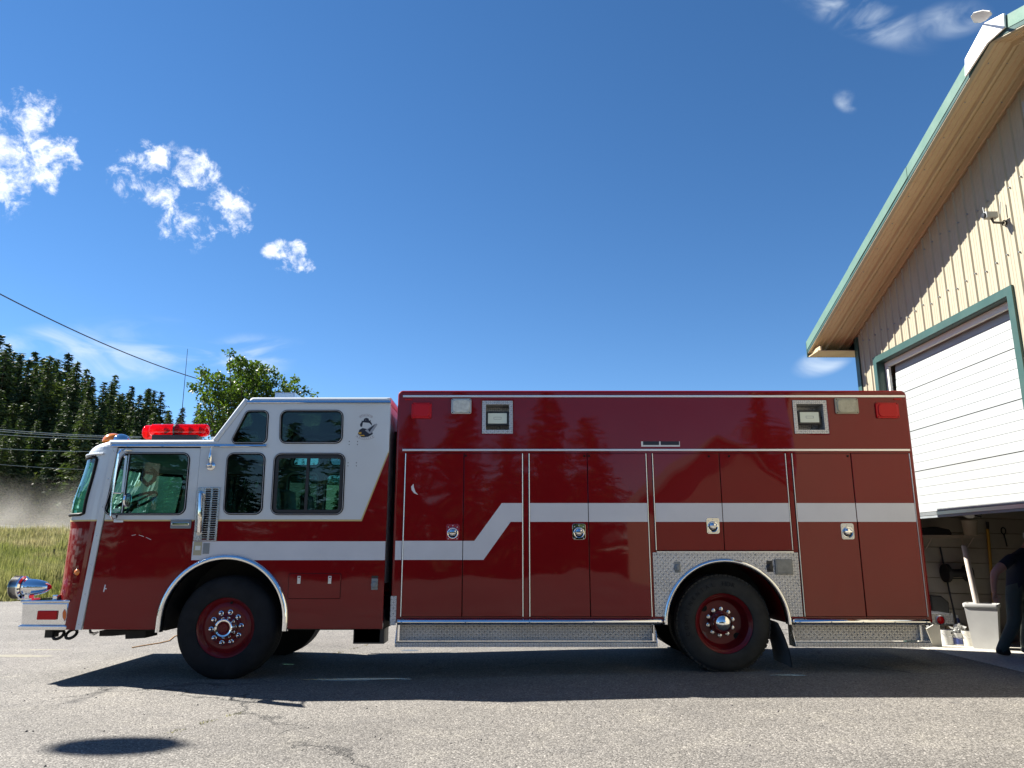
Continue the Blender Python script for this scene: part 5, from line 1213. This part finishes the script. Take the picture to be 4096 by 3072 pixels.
# bushes in the dust
for k, (x, y, Yd, rad) in enumerate(((60, 1430, 67, 2.6), (270, 1520, 66.5, 2.4), (420, 1590, 67, 1.9), (-90, 1440, 67, 2.7))):
    p = onY(*px('B1', x, y), Yd); g = G(p.x, Yd); cl2 = []; hgt = p.z - g
    for q in range(26): cl2.append(((p.x + r_.uniform(-rad, rad), Yd + r_.uniform(-1.2, 1.2), g + hgt * r_.uniform(.1, .95) * (1 - .15 * r_.rand())), r_.uniform(.5, .95)))
    b = thing('roadside_bush', (p.x, Yd, g), ['olive bush behind the dust near the left edge', 'olive bush behind the dust, nearer the cab', 'low bush behind the dust beside the windshield', 'bush behind the dust cut by the left edge'][k], 'bush', 'bushes along the road')
    v, f = leaf_cloud(cl2, .32, 12, 40 + k); v -= np.array([p.x, Yd, g]); o = bpy.data.objects.new('foliage', mesh_np('foliage', v, f, [M['bushl']])); COL.objects.link(o); o.parent = b
    MB().tube([(p.x, Yd, g - .1), (p.x + .1, Yd, g + hgt * .5)], [.12, .05], 6).build('stem', M['bark'], b)
# field grass: one mass
r_ = rng(77); n = 46000
Y_ = 21.2 + 37 * r_.rand(n) ** 1.35; X_ = Y_ * (-.86 + .56 * r_.rand(n))
keep = Y_ > np.array([edge_y(x) for x in X_]); X_, Y_ = X_[keep], Y_[keep]; n = len(X_)
hh = .25 + .25 * r_.rand(n) + .25 * np.clip(np.sin(X_ * 1.7 + np.sin(Y_ * 1.1) * 2) * np.sin(Y_ * 1.3 + X_ * .4), 0, 1) + .22 * (np.sin(X_ * .9) * np.sin(Y_ * .7 + 1) > .2); Z_ = np.array([G(x, y) for x, y in zip(X_, Y_)]) - .03
hh *= np.clip((Y_ - 20.9) / 2.2, .35, 1)
V = []
for s_ in range(5):
    a = r_.rand(n) * 6.283; off_ = .09 * r_.randn(n, 2); ln = hh * (.7 + .6 * r_.rand(n)); lean = .35 * r_.rand(n) * ln; w_ = .008 + .0011 * Y_ * .5
    bx_, by_ = X_ + off_[:, 0], Y_ + off_[:, 1]; dx_, dy_ = np.cos(a), np.sin(a)
    V.append(np.stack([np.stack([bx_ - dy_ * w_, by_ + dx_ * w_, Z_], 1), np.stack([bx_ + dy_ * w_, by_ - dx_ * w_, Z_], 1), np.stack([bx_ + dx_ * lean, by_ + dy_ * lean, Z_ + ln], 1)], 1))
V = np.concatenate(V).reshape(-1, 3)
gm = bpy.data.materials.new('field_grass'); gm.use_nodes = True; t = NT(gm.node_tree); p = t.n['Principled BSDF']
tcg = t.new('ShaderNodeTexCoord').outputs['Object']; pat = t.noise(t.mapping(tcg, (1, 1, 0)), .22, 4, .6)
isl = t.new('ShaderNodeNewGeometry').outputs['Random Per Island']
green = t.ramp(isl, [(.1, (.05, .075, .012)), (.85, (.3, .32, .07))]); straw = t.ramp(isl, [(.1, (.2, .165, .07)), (.9, (.58, .5, .28))])
ys_ = t.sep(tcg)[1]; far_ = t.step(ys_, 30, 50)
gc = t.mix(t.math('ADD', t.math('MULTIPLY', t.step(pat, .42, .62), .5), t.math('MULTIPLY', far_, .35), clamp=True), green, straw)
t.l.new(gc, p.inputs['Base Color']); p.inputs['Roughness'].default_value = .6
tr = t.new('ShaderNodeBsdfTranslucent'); t.l.new(gc, tr.inputs[0]); mx = t.new('ShaderNodeMixShader'); mx.inputs[0].default_value = .35
t.l.new(p.outputs[0], mx.inputs[1]); t.l.new(tr.outputs[0], mx.inputs[2]); t.l.new(mx.outputs[0], t.n['Material Output'].inputs[0])
o = bpy.data.objects.new('field_grass', mesh_np('field_grass', V, np.arange(len(V)).reshape(-1, 3), [gm])); COL.objects.link(o); tag(o, 'tall green and straw grass in the field beyond the yard', 'grass', kind='stuff')
# weeds in a pavement crack
wv_ = []
for a, b in (((640, 2945), (1010, 2840)), ((1290, 2630), (1475, 2580))):
    p0, p1 = onZ(*a, .0), onZ(*b, .0)
    for k in range(160):
        t_ = r_.rand(); c = np.array(p0.lerp(p1, t_)) + [.02 * r_.randn(), .012 * r_.randn(), 0]; 
        if math.sin(t_ * 19 + a[0]) < -.2: continue
        u = r_.randn(2) * .012; h_ = .006 + .016 * r_.rand(); wv_ += [c + [-.004, 0, .002], c + [.004, 0, .002], c + [u[0], u[1], h_]]
wv_ = np.array(wv_); o = bpy.data.objects.new('crack_weeds', mesh_np('crack_weeds', wv_, np.arange(len(wv_)).reshape(-1, 3), [mat('yellow_moss', (.3, .27, .07), .8)])); COL.objects.link(o); tag(o, 'yellow moss and weeds along cracks in the asphalt', 'weeds', kind='stuff')
# loose gravel
gv = MB()
for k in range(420):
    x, y = r_.uniform(-5.5, 5), r_.uniform(3.2, 8) if k % 4 else r_.uniform(8, 14); s_ = .004 + .008 * r_.rand() ** 3
    z = ground_z(x) + .004; gv.add([(x + s_, y, z), (x - s_ * .8, y + s_, z), (x - s_ * .6, y - s_, z), (x, y, z + s_ * 1.1), (x + s_ * .3, y + s_ * .7, z + s_ * .5)], [(0, 2, 3), (2, 1, 3), (1, 4, 3), (4, 0, 3)])
gv.build('loose_gravel', mat('grey_pebbles', (.11, .1, .1), .9, vary=(3, .4)), kind='stuff', label='loose pebbles scattered on the asphalt', cat='gravel')
# dust behind the cab
dust = MB().box(-75, -29, 54.5, 57.9, 1.5, 11.5)
dm = bpy.data.materials.new('road_dust'); dm.use_nodes = True; t = NT(dm.node_tree); t.n.remove(t.n['Principled BSDF'])
tcd = t.new('ShaderNodeTexCoord').outputs['Object']; zc_ = t.sep(tcd)[2]; xd2 = t.sep(tcd)[0]
nn_ = t.noise(tcd, .35, 5, .6); fall = t.step(t.math('ADD', zc_, t.math('MULTIPLY', nn_, 4.5)), 10.2, 3.4)
fall = t.math('MULTIPLY', t.math('MULTIPLY', fall, fall), t.math('MULTIPLY', t.step(xd2, -75, -66), t.step(xd2, -29, -34)))
vol = t.new('ShaderNodeVolumePrincipled'); vol.inputs['Color'].default_value = (.72, .69, .63, 1); t.l.new(t.math('MULTIPLY', fall, .22), vol.inputs['Density']); vol.inputs['Anisotropy'].default_value = .2
t.l.new(vol.outputs[0], t.n['Material Output'].inputs['Volume'])
dust.build('dust_cloud', dm, kind='stuff', smooth=0, label='low cloud of pale dust blowing over the gravel road', cat='dust')
# utility pole and wires
pp = onY(1097, 1568, 27); pl_ = thing('utility_pole', (pp.x, 27, 0), 'weathered utility pole top showing above the crew cab roof', 'pole')
MB().tube([(pp.x, 27, -.2), (pp.x, 27, pp.z)], [.15, .11], 12).build('pole', M['greybark'], pl_)
def wire(p0, p1, sag, label, r_w, grp=None):
    p0, p1 = Vector(p0), Vector(p1); pts = [p0.lerp(p1, k / 32) + Vector((0, 0, -sag * 4 * (k / 32) * (1 - k / 32))) for k in range(33)]
    MB().tube(pts, r_w, 5).build('power_line', M['wirem'], label=label, cat='power line', group=grp)
M['wirem'] = mat('weathered_cable', (.09, .1, .11), .5); 
_e = Vector((pp.x, 27, pp.z - .12)); _s = onY(-500, 900, 12); wire(_s + (_s - _e) * .1 + Vector((0, 0, .44 * .55)), _e, .55 * 1.1 ** 2, 'single dark cable running down across the sky to the pole', .014)
M['wirem'] = mat('grey_aluminium_wire', (.42, .43, .42), .5)
for k, (y0, y1, lab) in enumerate(((1020, 1098, 'uppermost of the power lines crossing the dark trees'), (1037, 1108, 'power line just under the uppermost one in front of the trees'), (1065, 1124, 'third power line from the top in front of the trees'), (1190, 1226, 'power line crossing the trees level with the windshield top'), (1330, 1400, 'lowest faint wire crossing the trees above the bushes'))):
    p0 = onY(*px('B1', -400, y0 - (y1 - y0) * .35), 44); p1 = onY(*px('B1', 1250, y1), 47); wire(p0, p1, .15, lab, .022 if k < 4 else .014, 'power lines in front of the trees')
for k, (x, y0, y1, Yd) in enumerate(((90, 105, 225, 46), (460, 135, 210, 50), (600, 265, 420, 36))):
    a, b = onY(*px('B4', x, y0), Yd), onY(*px('B4', x - 8, y1), Yd)
    MB().tube([(b.x, Yd, G(b.x, Yd) - .1), (b.x + (a.x - b.x) * .5, Yd, (a.z + b.z) / 2), (a.x, Yd, a.z)], [.04, .036, .03], 6).build('fence_post', M['bark'], label=['thin leaning fence post in the grass near the left edge', 'short fence post in the grass below the dust', 'dark stubby fence post in the grass beside the cab'][k], cat='post', group='fence posts in the field')
# what the glossy doors mirror: trees and a cream shed across the yard behind the camera
for k, (x, y, h) in enumerate(((-17, -27, 10), (-12.5, -25, 8.6), (-9.5, -28, 11.5), (-6, -26, 9.2), (-3.2, -27, 11), (-.2, -25, 8.6), (2.2, -28, 11.0), (-22, -29, 12), (4.6, -27, 9.5), (-27, -27, 10), (16, -30, 12))):
    conifer(x, y, h, k % 3, 'conifer behind the camera across the yard, %s from the left' % ORD[k], k * 2.1, 1.6, 'conifers behind the camera')
for k, (x, y, h) in enumerate(((-46, 4, 13), (-43, 12, 11), (-47, 19, 14), (-44, 27, 12), (-48, -4, 12), (-45, -12, 13), (-50, 33, 14), (-42, -19, 11))):  # unseen trees added to darken the reflection in the cab front
    conifer(x, y, h, k % 3, 'unseen conifer added beyond the left edge of the yard, %s from the back' % ORD[k], k * 1.7, 1.5, 'conifers added left of the yard')
sh = thing('cream_shed', (8.0, -17, 0), 'cream shed with a gable across the yard behind the camera', 'shed')
MB().plate([(5.9, 0), (12.5, 0), (12.5, 3.6), (9.2, 6.0), (5.9, 3.6)], -22, 7, axis='Y').build('wall', M['siding'], sh)
MB().plate([(5.5, 3.4), (9.2, 6.1), (12.9, 3.4), (12.9, 3.55), (9.2, 6.3), (5.5, 3.55)], -22.3, 7.6, axis='Y').build('roof', M['roofg'], sh)
# ================================================================ things in the garage door
YW = 11.62                                                    # face of the boards
def fl(u, v): return onZ(u, v, ZS)
b0 = fl(*px('G5', 1240, 1215))
bin_ = thing('waste_bin', (b0.x, b0.y, ZS), 'tall white plastic waste bin with a pole standing in it, on the concrete floor', 'bin')
M['binw'] = mat('white_plastic', (.5, .5, .48), .4, vary=(6, .06))
def taper(cx, cy, z0, z1, a0, b0_, a1, b1_, t=0):
    return [(cx + sx * a, cy + sy * b, z) for z, a, b in ((z0, a0, b0_), (z1, a1, b1_)) for sx, sy in ((-1, -1), (1, -1), (1, 1), (-1, 1))]
hb = .58
o = MB().add(taper(0, 0, 0, hb, .15, .11, .2, .14), [(3, 2, 1, 0), (0, 1, 5, 4), (1, 2, 6, 5), (2, 3, 7, 6), (3, 0, 4, 7)]).add(taper(0, 0, hb - .0, .03, .185, .125, .14, .1), [(0, 1, 5, 4), (1, 2, 6, 5), (2, 3, 7, 6), (3, 0, 4, 7), (4, 5, 6, 7)])
o.xform(Matrix.Translation((b0.x, b0.y, ZS)) @ Matrix.Rotation(R(-38), 4, 'Z')); o.build('tub', M['binw'], bin_, smooth=20)
o = MB().plate(rpoly([(-.212, -.15), (.212, -.15), (.212, .15), (-.212, .15)], .03), hb - .035, .05, [rpoly([(-.185, -.125), (.185, -.125), (.185, .125), (-.185, .125)], .02)], bevel=.006, axis='Z'); o.xform(Matrix.Translation((b0.x, b0.y, ZS)) @ Matrix.Rotation(R(-38), 4, 'Z')); o.build('rim', M['binw'], bin_)
p1 = onY(*px('G4', 858, 975), b0.y + .25)
pole_b = Vector((b0.x - .01, b0.y + .02, ZS + .08))
o = MB().tube([pole_b, pole_b.lerp(p1, .5), p1], [.036, .038, .04], 12); o.lathe([(0, .041), (.01, .038), (.012, .001)], p1, 'Z', 12); o.build('cardboard_tube', mat('pale_cardboard', (.5, .44, .38), .7, vary=(9, .1)), label='pale tube leaning out of the white waste bin', cat='tube')
# paint cans, wipes tub and blue spray can
def can(u, v, r, h, name, lab, body, lid, cat='can', grp='paint cans along the wall'):
    q = fl(u, v); t = thing(name, (q.x, q.y, ZS), lab, cat, grp)
    MB().lathe([(.0, r * .96), (.004, r), (h - .012, r), (h - .006, r * 1.03), (h, r * 1.02), (h - .004, r * .9), (h - .008, .001)], (q.x, q.y, ZS), 'Z', 24).lathe([(0, .001), (0, r * .96)], (q.x, q.y, ZS), 'Z', 24).build('body', body, t)
    MB().lathe([(-.006, .001), (-.005, .012), (0, .014)], (q.x + r * .25, q.y - r * .98, ZS + h * .82), 'Y', 10).build('bail_ear', M['black'], t)
    MB().tube([(q.x + r * math.cos(a), q.y - r * 1.03 * abs(math.sin(a)) ** .5 * 1.0, ZS + h * .82 - .05 * math.sin(a)) for a in np.linspace(.15, 2.99, 12)], .0025, 5).build('bail', M['steel'], t)
    if lid: MB().lathe([(h * .1, r * 1.004), (h * .62, r * 1.004)], (q.x, q.y, ZS), 'Z', 24).build('paper_label', lid, t)
    return t
bl = mat('blue_print', (.04, .06, .2), .4); gr_ = mat('green_print', (.08, .2, .07), .5)
can(*px('G5', 585, 1150), .095, .2, 'paint_can', 'plain white paint can nearest the truck on the garage floor', M['binw'], None)
can(*px('G5', 775, 1160), .088, .17, 'wipes_tub', 'white tub with a blue and green label and a crumpled cloth on top', M['binw'], bl, 'tub')
can(*px('G5', 950, 1172), .093, .2, 'paint_can', 'white paint can with dried drips beside the waste bin', mat('dripped_white', (.55, .53, .47), .45, vary=(14, .15)), None)
q = fl(*px('G5', 775, 1160)); v, f = leaf_cloud([((q.x - .01, q.y, ZS + .22), .05), ((q.x + .03, q.y - .02, ZS + .2), .04)], .07, 260, 3); o = bpy.data.objects.new('crumpled_cloth', mesh_np('crumpled_cloth', v, f, [M['binw']])); COL.objects.link(o); tag(o, 'crumpled white cloth on the blue labelled tub', 'cloth')
q = fl(*px('G5', 925, 1150)); q.y += .2; bc = thing('spray_can', (q.x, q.y, ZS), 'slim blue spray can behind the dripped paint can', 'can')
MB().lathe([(0, .001), (0, .033), (.32, .033), (.345, .02)], (q.x, q.y, ZS), 'Z', 16).build('body', bl, bc); MB().lathe([(.345, .022), (.385, .022), (.39, .001)], (q.x, q.y, ZS), 'Z', 14).build('cap', M['binw'], bc)
q = fl(*px('G5', 470, 1120)); q.y += .25; MB().plate(rpoly(rect(q.x - .16, q.x + .12, ZS, ZS + .34), .02), q.y, .16, bevel=.01).build('green_crate', mat('green_plastic', (.05, .12, .06), .5), label='dark green box standing behind the paint cans', cat='box')
q = onY(*px('G5', 330, 1000), 10.95); MB().plate([(q.x - .1, ZS), (q.x + .12, ZS), (q.x + .12, ZS + .34), (q.x - .1, ZS + .22)], 10.95, .02).build('cardboard_sheet', mat('white_board', (.6, .58, .5), .7), label='slanted white board leaning behind the tail step', cat='board')
# tools on the wall
def on_wall(z, x, y, d=.06): return onY(*px(z, x, y), YW - d)
br = thing('push_broom', tuple(on_wall('G5', 740, 850)), 'broom with a thin black handle leaning on the garage wall', 'broom')
MB().tube([on_wall('G4', 455, 985, .05), on_wall('G5', 640, 400, .12), on_wall('G5', 745, 860, .3)], .013, 8).build('handle', M['black'], br)
c = on_wall('G5', 745, 870, .3); MB().box(c.x - .17, c.x + .17, c.y - .03, c.y + .03, c.z - .03, c.z + .02, b=.008).build('head', M['wood'], br)
MB().plate([(c.x - .17, c.z - .03), (c.x + .17, c.z - .03), (c.x + .19, c.z - .1), (c.x - .19, c.z - .1)], c.y - .035, .07).build('bristles', mat('pale_bristle', (.5, .47, .4), .8), br)
sv = thing('shovel', tuple(on_wall('G5', 1370, 560)), 'long yellow handled shovel hanging on the garage wall behind the person', 'shovel')
MB().tube([on_wall('G4', 1245, 690), on_wall('G4', 1290, 1200), on_wall('G5', 1345, 480)], .021, 10).build('handle', mat('yellow_fibreglass', (.55, .3, .03), .4), sv)
MB().tube([on_wall('G4', 1225, 570), on_wall('G4', 1240, 690)], .012, 6).tube([on_wall('G4', 1255, 570), on_wall('G4', 1258, 690)], .012, 6).tube([on_wall('G5', 1345, 470), on_wall('G5', 1365, 600)], .03, 8).build('grip', M['black'], sv)
hk = thing('wall_hook_tool', tuple(on_wall('G4', 1510, 740)), 'dark ring handled tool hanging high on the garage wall', 'tool')
c = on_wall('G4', 1508, 720); MB().tube([c + Vector((.035 * math.cos(a), 0, .05 * math.sin(a))) for a in np.linspace(0, 6.283, 18)[:-1]], .009, 6, closed=True).tube([c - Vector((0, 0, .05)), on_wall('G4', 1570, 980)], .01, 6).build('shaft', M['dark'], hk)
ax_ = thing('hose_reel', tuple(on_wall('G4', 740, 1420)), 'dark two wheeled reel hanging on the garage wall behind the broom', 'reel')
a, b = on_wall('G4', 560, 1420, .14), on_wall('G4', 915, 1420, .14)
MB().lathe([(0, .06), (b.x - a.x, .06)], a, 'X', 14).box(a.x, b.x, a.y - .02, a.y + .02, a.z - .085, a.z - .07).build('drum', M['dark'], ax_)
for c, r_d in ((a, .135), (b, .125)): MB().lathe([(-.02, .02), (-.025, r_d), (.025, r_d), (.02, .02)], c, 'X', 22, caps=True).build('disc', M['dark'], ax_)
# wire shelf, bucket, hanging fixture
s0, s1 = on_wall('G4', 150, 765, .3), on_wall('G4', 1150, 880, .3); zsf = on_wall('G4', 600, 800, .15).z
shf = thing('wire_shelf', (s0.x, YW, zsf), 'tan wire shelf fixed to the garage wall boards', 'shelf')
M['wirew'] = mat('tan_coated_wire', (.42, .33, .26), .5)
sh_ = MB()
for k in range(6): y = YW - .02 - k * .06; sh_.tube([(s0.x, y, zsf), (s1.x, y, zsf)], .004, 5)
for z in (0, -.03): sh_.tube([(s0.x, YW - .33, zsf + z), (s1.x, YW - .33, zsf + z)], .005, 5)
n_ = 26
for k in range(n_): x = s0.x + (s1.x - s0.x) * k / (n_ - 1); sh_.tube([(x, YW - .02, zsf + .004), (x, YW - .33, zsf + .004), (x, YW - .33, zsf - .03)], .0025, 4)
sh_.build('wire_deck', M['wirew'], shf)
for x in (s0.x + .15, s1.x - .12): MB().tube([(x, YW - .31, zsf - .03), (x, YW - .02, zsf - .25), (x, YW - .01, zsf)], .007, 6).build('brace', M['wirew'], shf)
c = on_wall('G4', 965, 770, .17); bk = thing('bucket', (c.x, c.y, zsf + .008), 'cream plastic bucket standing on the wire shelf', 'bucket')
MB().lathe([(0, .001), (0, .085), (.01, .088), (.2, .105), (.21, .112), (.225, .11), (.22, .1), (.02, .08)], (c.x, c.y, zsf + .008), 'Z', 24).build('body', mat('cream_plastic', (.5, .43, .33), .5), bk)
hf = thing('door_opener', tuple(on_wall('G4', 990, 430, .7)), 'white and black door opener bracket hanging under the lifted door', 'opener')
c = onY(*px('G4', 940, 400), 10.8); MB().lathe([(-.07, .09), (-.02, .115), (.03, .115), (.05, .03)], (c.x, c.y, c.z + .02), 'X', 18, caps=True).build('housing', M['binw'], hf)
MB().tube([(c.x + .03, c.y - .03, c.z + .1), (c.x + .12, c.y - .03, c.z - .02), (c.x + .2, c.y - .03, c.z + .06)], .02, 8).tube([(c.x - .02, c.y - .13, c.z + .1), (c.x + .0, c.y - .13, c.z - .06), (c.x + .08, c.y - .13, c.z - .08)], .012, 8).build('cable', M['black'], hf)
MB().box(c.x + .09, c.x + .16, c.y - .04, c.y + .04, c.z - .05, c.z + .12, b=.008).build('bracket', M['black'], hf)
c = onY(*px('G5', 410, 480), YW - .25); MB().plate(rpoly([(c.x - .14, c.z - .14), (c.x + .1, c.z - .14), (c.x + .12, c.z + .03), (c.x + .02, c.z + .12), (c.x - .14, c.z + .13)], .03), YW - .36, .26, bevel=.02).build('dark_bag', M['dark'], label='dark bag hanging on the wall behind the rear corner of the truck', cat='bag')
# shelf clutter and an outlet box outline on the boards
c = on_wall('G4', 380, 690, .2); MB().plate(rpoly([(c.x - .25, zsf + .006), (c.x + .2, zsf + .006), (c.x + .16, zsf + .09), (c.x - .05, zsf + .13), (c.x - .25, zsf + .1)], .02), YW - .3, .2, bevel=.015).build('tool_roll', M['dark'], label='dark roll lying on the wire shelf near the truck', cat='tool roll')
# cord on the ground behind the front wheel
pts = [onZ(*px('B4', 1460, 1355), .012), onZ(*px('B4', 1600, 1330), .012), onZ(*px('B4', 1760, 1305), .012), onZ(*px('B4', 1870, 1280), .012), onZ(*px('B4', 1930, 1230), .012), onZ(*px('B4', 2050, 1200), .012)]
MB().tube(pts, .007, 6).build('orange_rope', mat('frayed_orange_rope', (.4, .2, .05), .8), label='thin orange rope lying on the asphalt behind the front wheel', cat='rope')
# ---------------------------------------------------------------- person in the doorway
PY = 10.12
def pj(x, y, d=0): return onY(*px('C5', x, y), PY + d)
J = {'pelvis': pj(1225, 845), 'spine': pj(1232, 730), 'chest': pj(1248, 630), 'neck': pj(1300, 548), 'headb': pj(1322, 520), 'head': pj(1352, 465), 'headt': pj(1368, 425),
     'shR': pj(1195, 610, -.14), 'elR': pj(1062, 725, -.22), 'wrR': pj(1060, 845, -.2), 'hdR': pj(1066, 880, -.2),
     'shL': pj(1300, 610, .16), 'elL': pj(1340, 740, .26), 'wrL': pj(1350, 860, .2), 'hdL': pj(1352, 895, .2),
     'hipR': pj(1200, 880, -.09), 'knR': pj(1215, 1090, -.11), 'anR': pj(1118, 1285, -.1), 'heR': pj(1092, 1325, -.1), 'toR': pj(1195, 1342, -.14),
     'hipL': pj(1258, 880, .09), 'knL': pj(1318, 1080, .08), 'anL': pj(1290, 1300, .1), 'heL': pj(1270, 1345, .1), 'toL': pj(1380, 1350, .08)}
for k in ('heR', 'toR', 'heL', 'toL'): J[k].z = ZS + .045
BONES = [('pelvis', 'spine'), ('spine', 'chest'), ('chest', 'neck'), ('neck', 'headb'), ('headb', 'head'), ('head', 'headt'), ('chest', 'shR'), ('shR', 'elR'), ('elR', 'wrR'), ('wrR', 'hdR'), ('chest', 'shL'), ('shL', 'elL'), ('elL', 'wrL'), ('wrL', 'hdL'),
         ('pelvis', 'hipR'), ('hipR', 'knR'), ('knR', 'anR'), ('anR', 'heR'), ('heR', 'toR'), ('pelvis', 'hipL'), ('hipL', 'knL'), ('knL', 'anL'), ('anL', 'heL'), ('heL', 'toL')]
RAD = {'pelvis': (.16, .13), 'spine': (.155, .125), 'chest': (.175, .14), 'neck': (.065, .065), 'headb': (.07, .075), 'head': (.082, .1), 'headt': (.06, .07), 'sh': (.085, .085), 'el': (.052, .052), 'wr': (.034, .03), 'hd': (.042, .022), 'hip': (.11, .11), 'kn': (.085, .085), 'an': (.068, .068), 'he': (.05, .05), 'to': (.045, .04)}
person = thing('person', (J['anR'].x, PY, ZS), 'person in dark t-shirt and dark green trousers bending forward in the garage doorway', 'person')
def skin_mesh(names, bones, rad, pos, sub=2, root='pelvis'):
    me = bpy.data.meshes.new('sk'); idx = {n: i for i, n in enumerate(names)}
    me.from_pydata([tuple(pos[n]) for n in names], [(idx[a], idx[b]) for a, b in bones], [])
    o = bpy.data.objects.new('sk', me); COL.objects.link(o); md = o.modifiers.new('s', 'SKIN'); md.use_smooth_shade = True; md.branch_smoothing = .6
    sb = o.modifiers.new('u', 'SUBSURF'); sb.levels = sub; sb.render_levels = sub
    for n in names: sv_ = me.skin_vertices[0].data[idx[n]]; sv_.radius = rad(n); sv_.use_root = n == root
    bpy.context.view_layer.update(); ev = o.evaluated_get(bpy.context.evaluated_depsgraph_get()); m2 = bpy.data.meshes.new_from_object(ev)
    bpy.data.objects.remove(o); bpy.data.meshes.remove(me); return m2
me = skin_mesh(list(J), BONES, lambda n: RAD.get(n, RAD.get(n[:-1])), J)
M['skin'] = mat('skin', (.46, .25, .18), .5); M['shirt'] = mat('navy_cotton', (.018, .022, .035), .85, bump=(25, .3, .01)); M['trouser'] = mat('dark_green_trousers', (.07, .09, .075), .85, bump=(14, .6, .02)); M['boot'] = mat('black_boots', (.012, .012, .012), .55)
for q in ('skin', 'shirt', 'trouser', 'boot'): me.materials.append(M[q])
def near_bone(p):
    best = None
    for a, b in BONES:
        A, B = J[a], J[b]; ab = B - A; t = max(0, min(1, (p - A).dot(ab) / ab.length_squared)); d = (p - A - ab * t).length - (RAD.get(a, RAD.get(a[:-1]))[0] * (1 - t) + RAD.get(b, RAD.get(b[:-1]))[0] * t)
        if best is None or d < best[0]: best = (d, a, b, t)
    return best
for f in me.polygons:
    d, a, b, t = near_bone(Vector(f.center)); k = 0
    if b in ('spine', 'chest') or (a == 'chest' and b != 'neck') or (a, b) == ('chest', 'neck') and t < .75: k = 1
    if a in ('shR', 'shL') and t < .55: k = 1
    if a in ('shR', 'shL') and t >= .55: k = 0
    if a == 'pelvis' and b == 'spine' and t < .15: k = 2
    if a in ('pelvis',) and b.startswith('hip') or a.startswith('hip') or a.startswith('kn'): k = 2
    if a.startswith('an') or a.startswith('he') and a not in ('headb', 'head'): k = 3
    f.material_index = k
Lp = person.location
for v_ in me.vertices: v_.co -= Lp
me.name = 'body'; o = bpy.data.objects.new('body', me); COL.objects.link(o); o.parent = person
# hair and face (the head is bent forward, mostly out of the frame)
hd = J['head']; MB().lathe([(-.02, .088), (.03, .098), (.07, .092), (.1, .06), (.115, .001)], hd + Vector((-.02, 0, .0)), 'Z', 20).build('hair', mat('grey_hair', (.35, .34, .33), .7), person)
fc_ = hd + Vector((.085, -.01, -.005)); fm = MB().tube([fc_ + Vector((.0, 0, .02)), fc_ + Vector((.03, 0, -.012)), fc_ + Vector((.005, 0, -.022))], [.008, .013, .01], 8)
fm.build('nose', M['skin'], person)
for sy_ in (-1, 1):
    MB().lathe([(-.004, .001), (-.002, .008), (.004, .009)], fc_ + Vector((-.004, sy_ * .035, .024)), 'X', 10).build('eye', M['black'], person)
    MB().lathe([(-.006, .012), (0, .026), (.006, .012)], hd + Vector((-.01, sy_ * .09, .0)), 'Y', 12).build('ear', M['skin'], person)
MB().box(fc_.x - .004, fc_.x + .006, fc_.y - .024, fc_.y + .024, fc_.z - .045, fc_.z - .038).build('mouth', mat('lips', (.35, .14, .12), .5), person)
# hands with five fingers
for sd in ('R', 'L'):
    w_, h_ = J['wr' + sd], J['hd' + sd]; d = (h_ - w_).normalized(); side = Vector((1, 0, 0)); side = (side - d * side.dot(d)).normalized(); n_ = d.cross(side)
    pos = {'w': w_ , 'p': h_ + d * .015}; bones = [('w', 'p')]; rads = {'w': (.026, .026), 'p': (.03, .018)}
    for k in range(4):
        b_ = h_ + d * .045 + side * (-.03 + .02 * k); L = [.066, .076, .07, .055][k]
        pos['a%d' % k] = b_; pos['b%d' % k] = b_ + d * L * .55 + n_ * .012; pos['c%d' % k] = b_ + d * L * .85 + n_ * .036
        bones += [('p', 'a%d' % k), ('a%d' % k, 'b%d' % k), ('b%d' % k, 'c%d' % k)]
        for q, r_q in (('a', .0095), ('b', .009), ('c', .0075)): rads[q + str(k)] = (r_q, r_q)
    pos['t0'] = h_ + side * .035; pos['t1'] = h_ + side * .056 + d * .03 + n_ * .012; pos['t2'] = h_ + side * .06 + d * .055 + n_ * .02; bones += [('p', 't0'), ('t0', 't1'), ('t1', 't2')]
    for q in ('t0', 't1', 't2'): rads[q] = (.011, .011)
    hm = skin_mesh(list(pos), bones, lambda n: rads[n], pos, 2, 'w'); hm.materials.append(M['skin'])
    for v_ in hm.vertices: v_.co -= Lp
    hm.name = 'hand'; o = bpy.data.objects.new('hand', hm); COL.objects.link(o); o.parent = person
# ---------------------------------------------------------------- unseen winged shape, added only to cast a shadow on the yard
zb_ = 11.; sp0 = onZ(440, 2985, 0); caster_c = Vector((sp0.x + SUN.x / SUN.z * zb_, sp0.y + SUN.y / SUN.z * zb_, zb_))
bird = thing('bird', tuple(caster_c), 'unseen dark winged shape added above the yard to cast a shadow', 'bird')
M['caster_dark'] = mat('caster_dark_mat', (.03, .025, .022), .7)
MB().tube([caster_c + Vector((x, 0, z)) for x, z in ((-.48, .02), (-.38, .025), (-.24, .0), (0, 0), (.2, .01), (.4, .015), (.62, .02))], [.012, .05, .11, .13, .1, .06, .02], 12).build('body', M['caster_dark'], bird, smooth=60)
for s_ in (-1, 1):
    ch = [(0, -.45, .5), (.1, -.45, .5), (.18, -.38, .44), (.24, -.25, .32), (.28, -.06, .14)]
    rows_ = [[caster_c + Vector((a, s_ * y, .03)), caster_c + Vector(((a + b) / 2, s_ * y, .045)), caster_c + Vector((b, s_ * y, .03))] for y, a, b in ch]
    MB().grid(rows_).build('caster_wing', M['caster_dark'], bird)
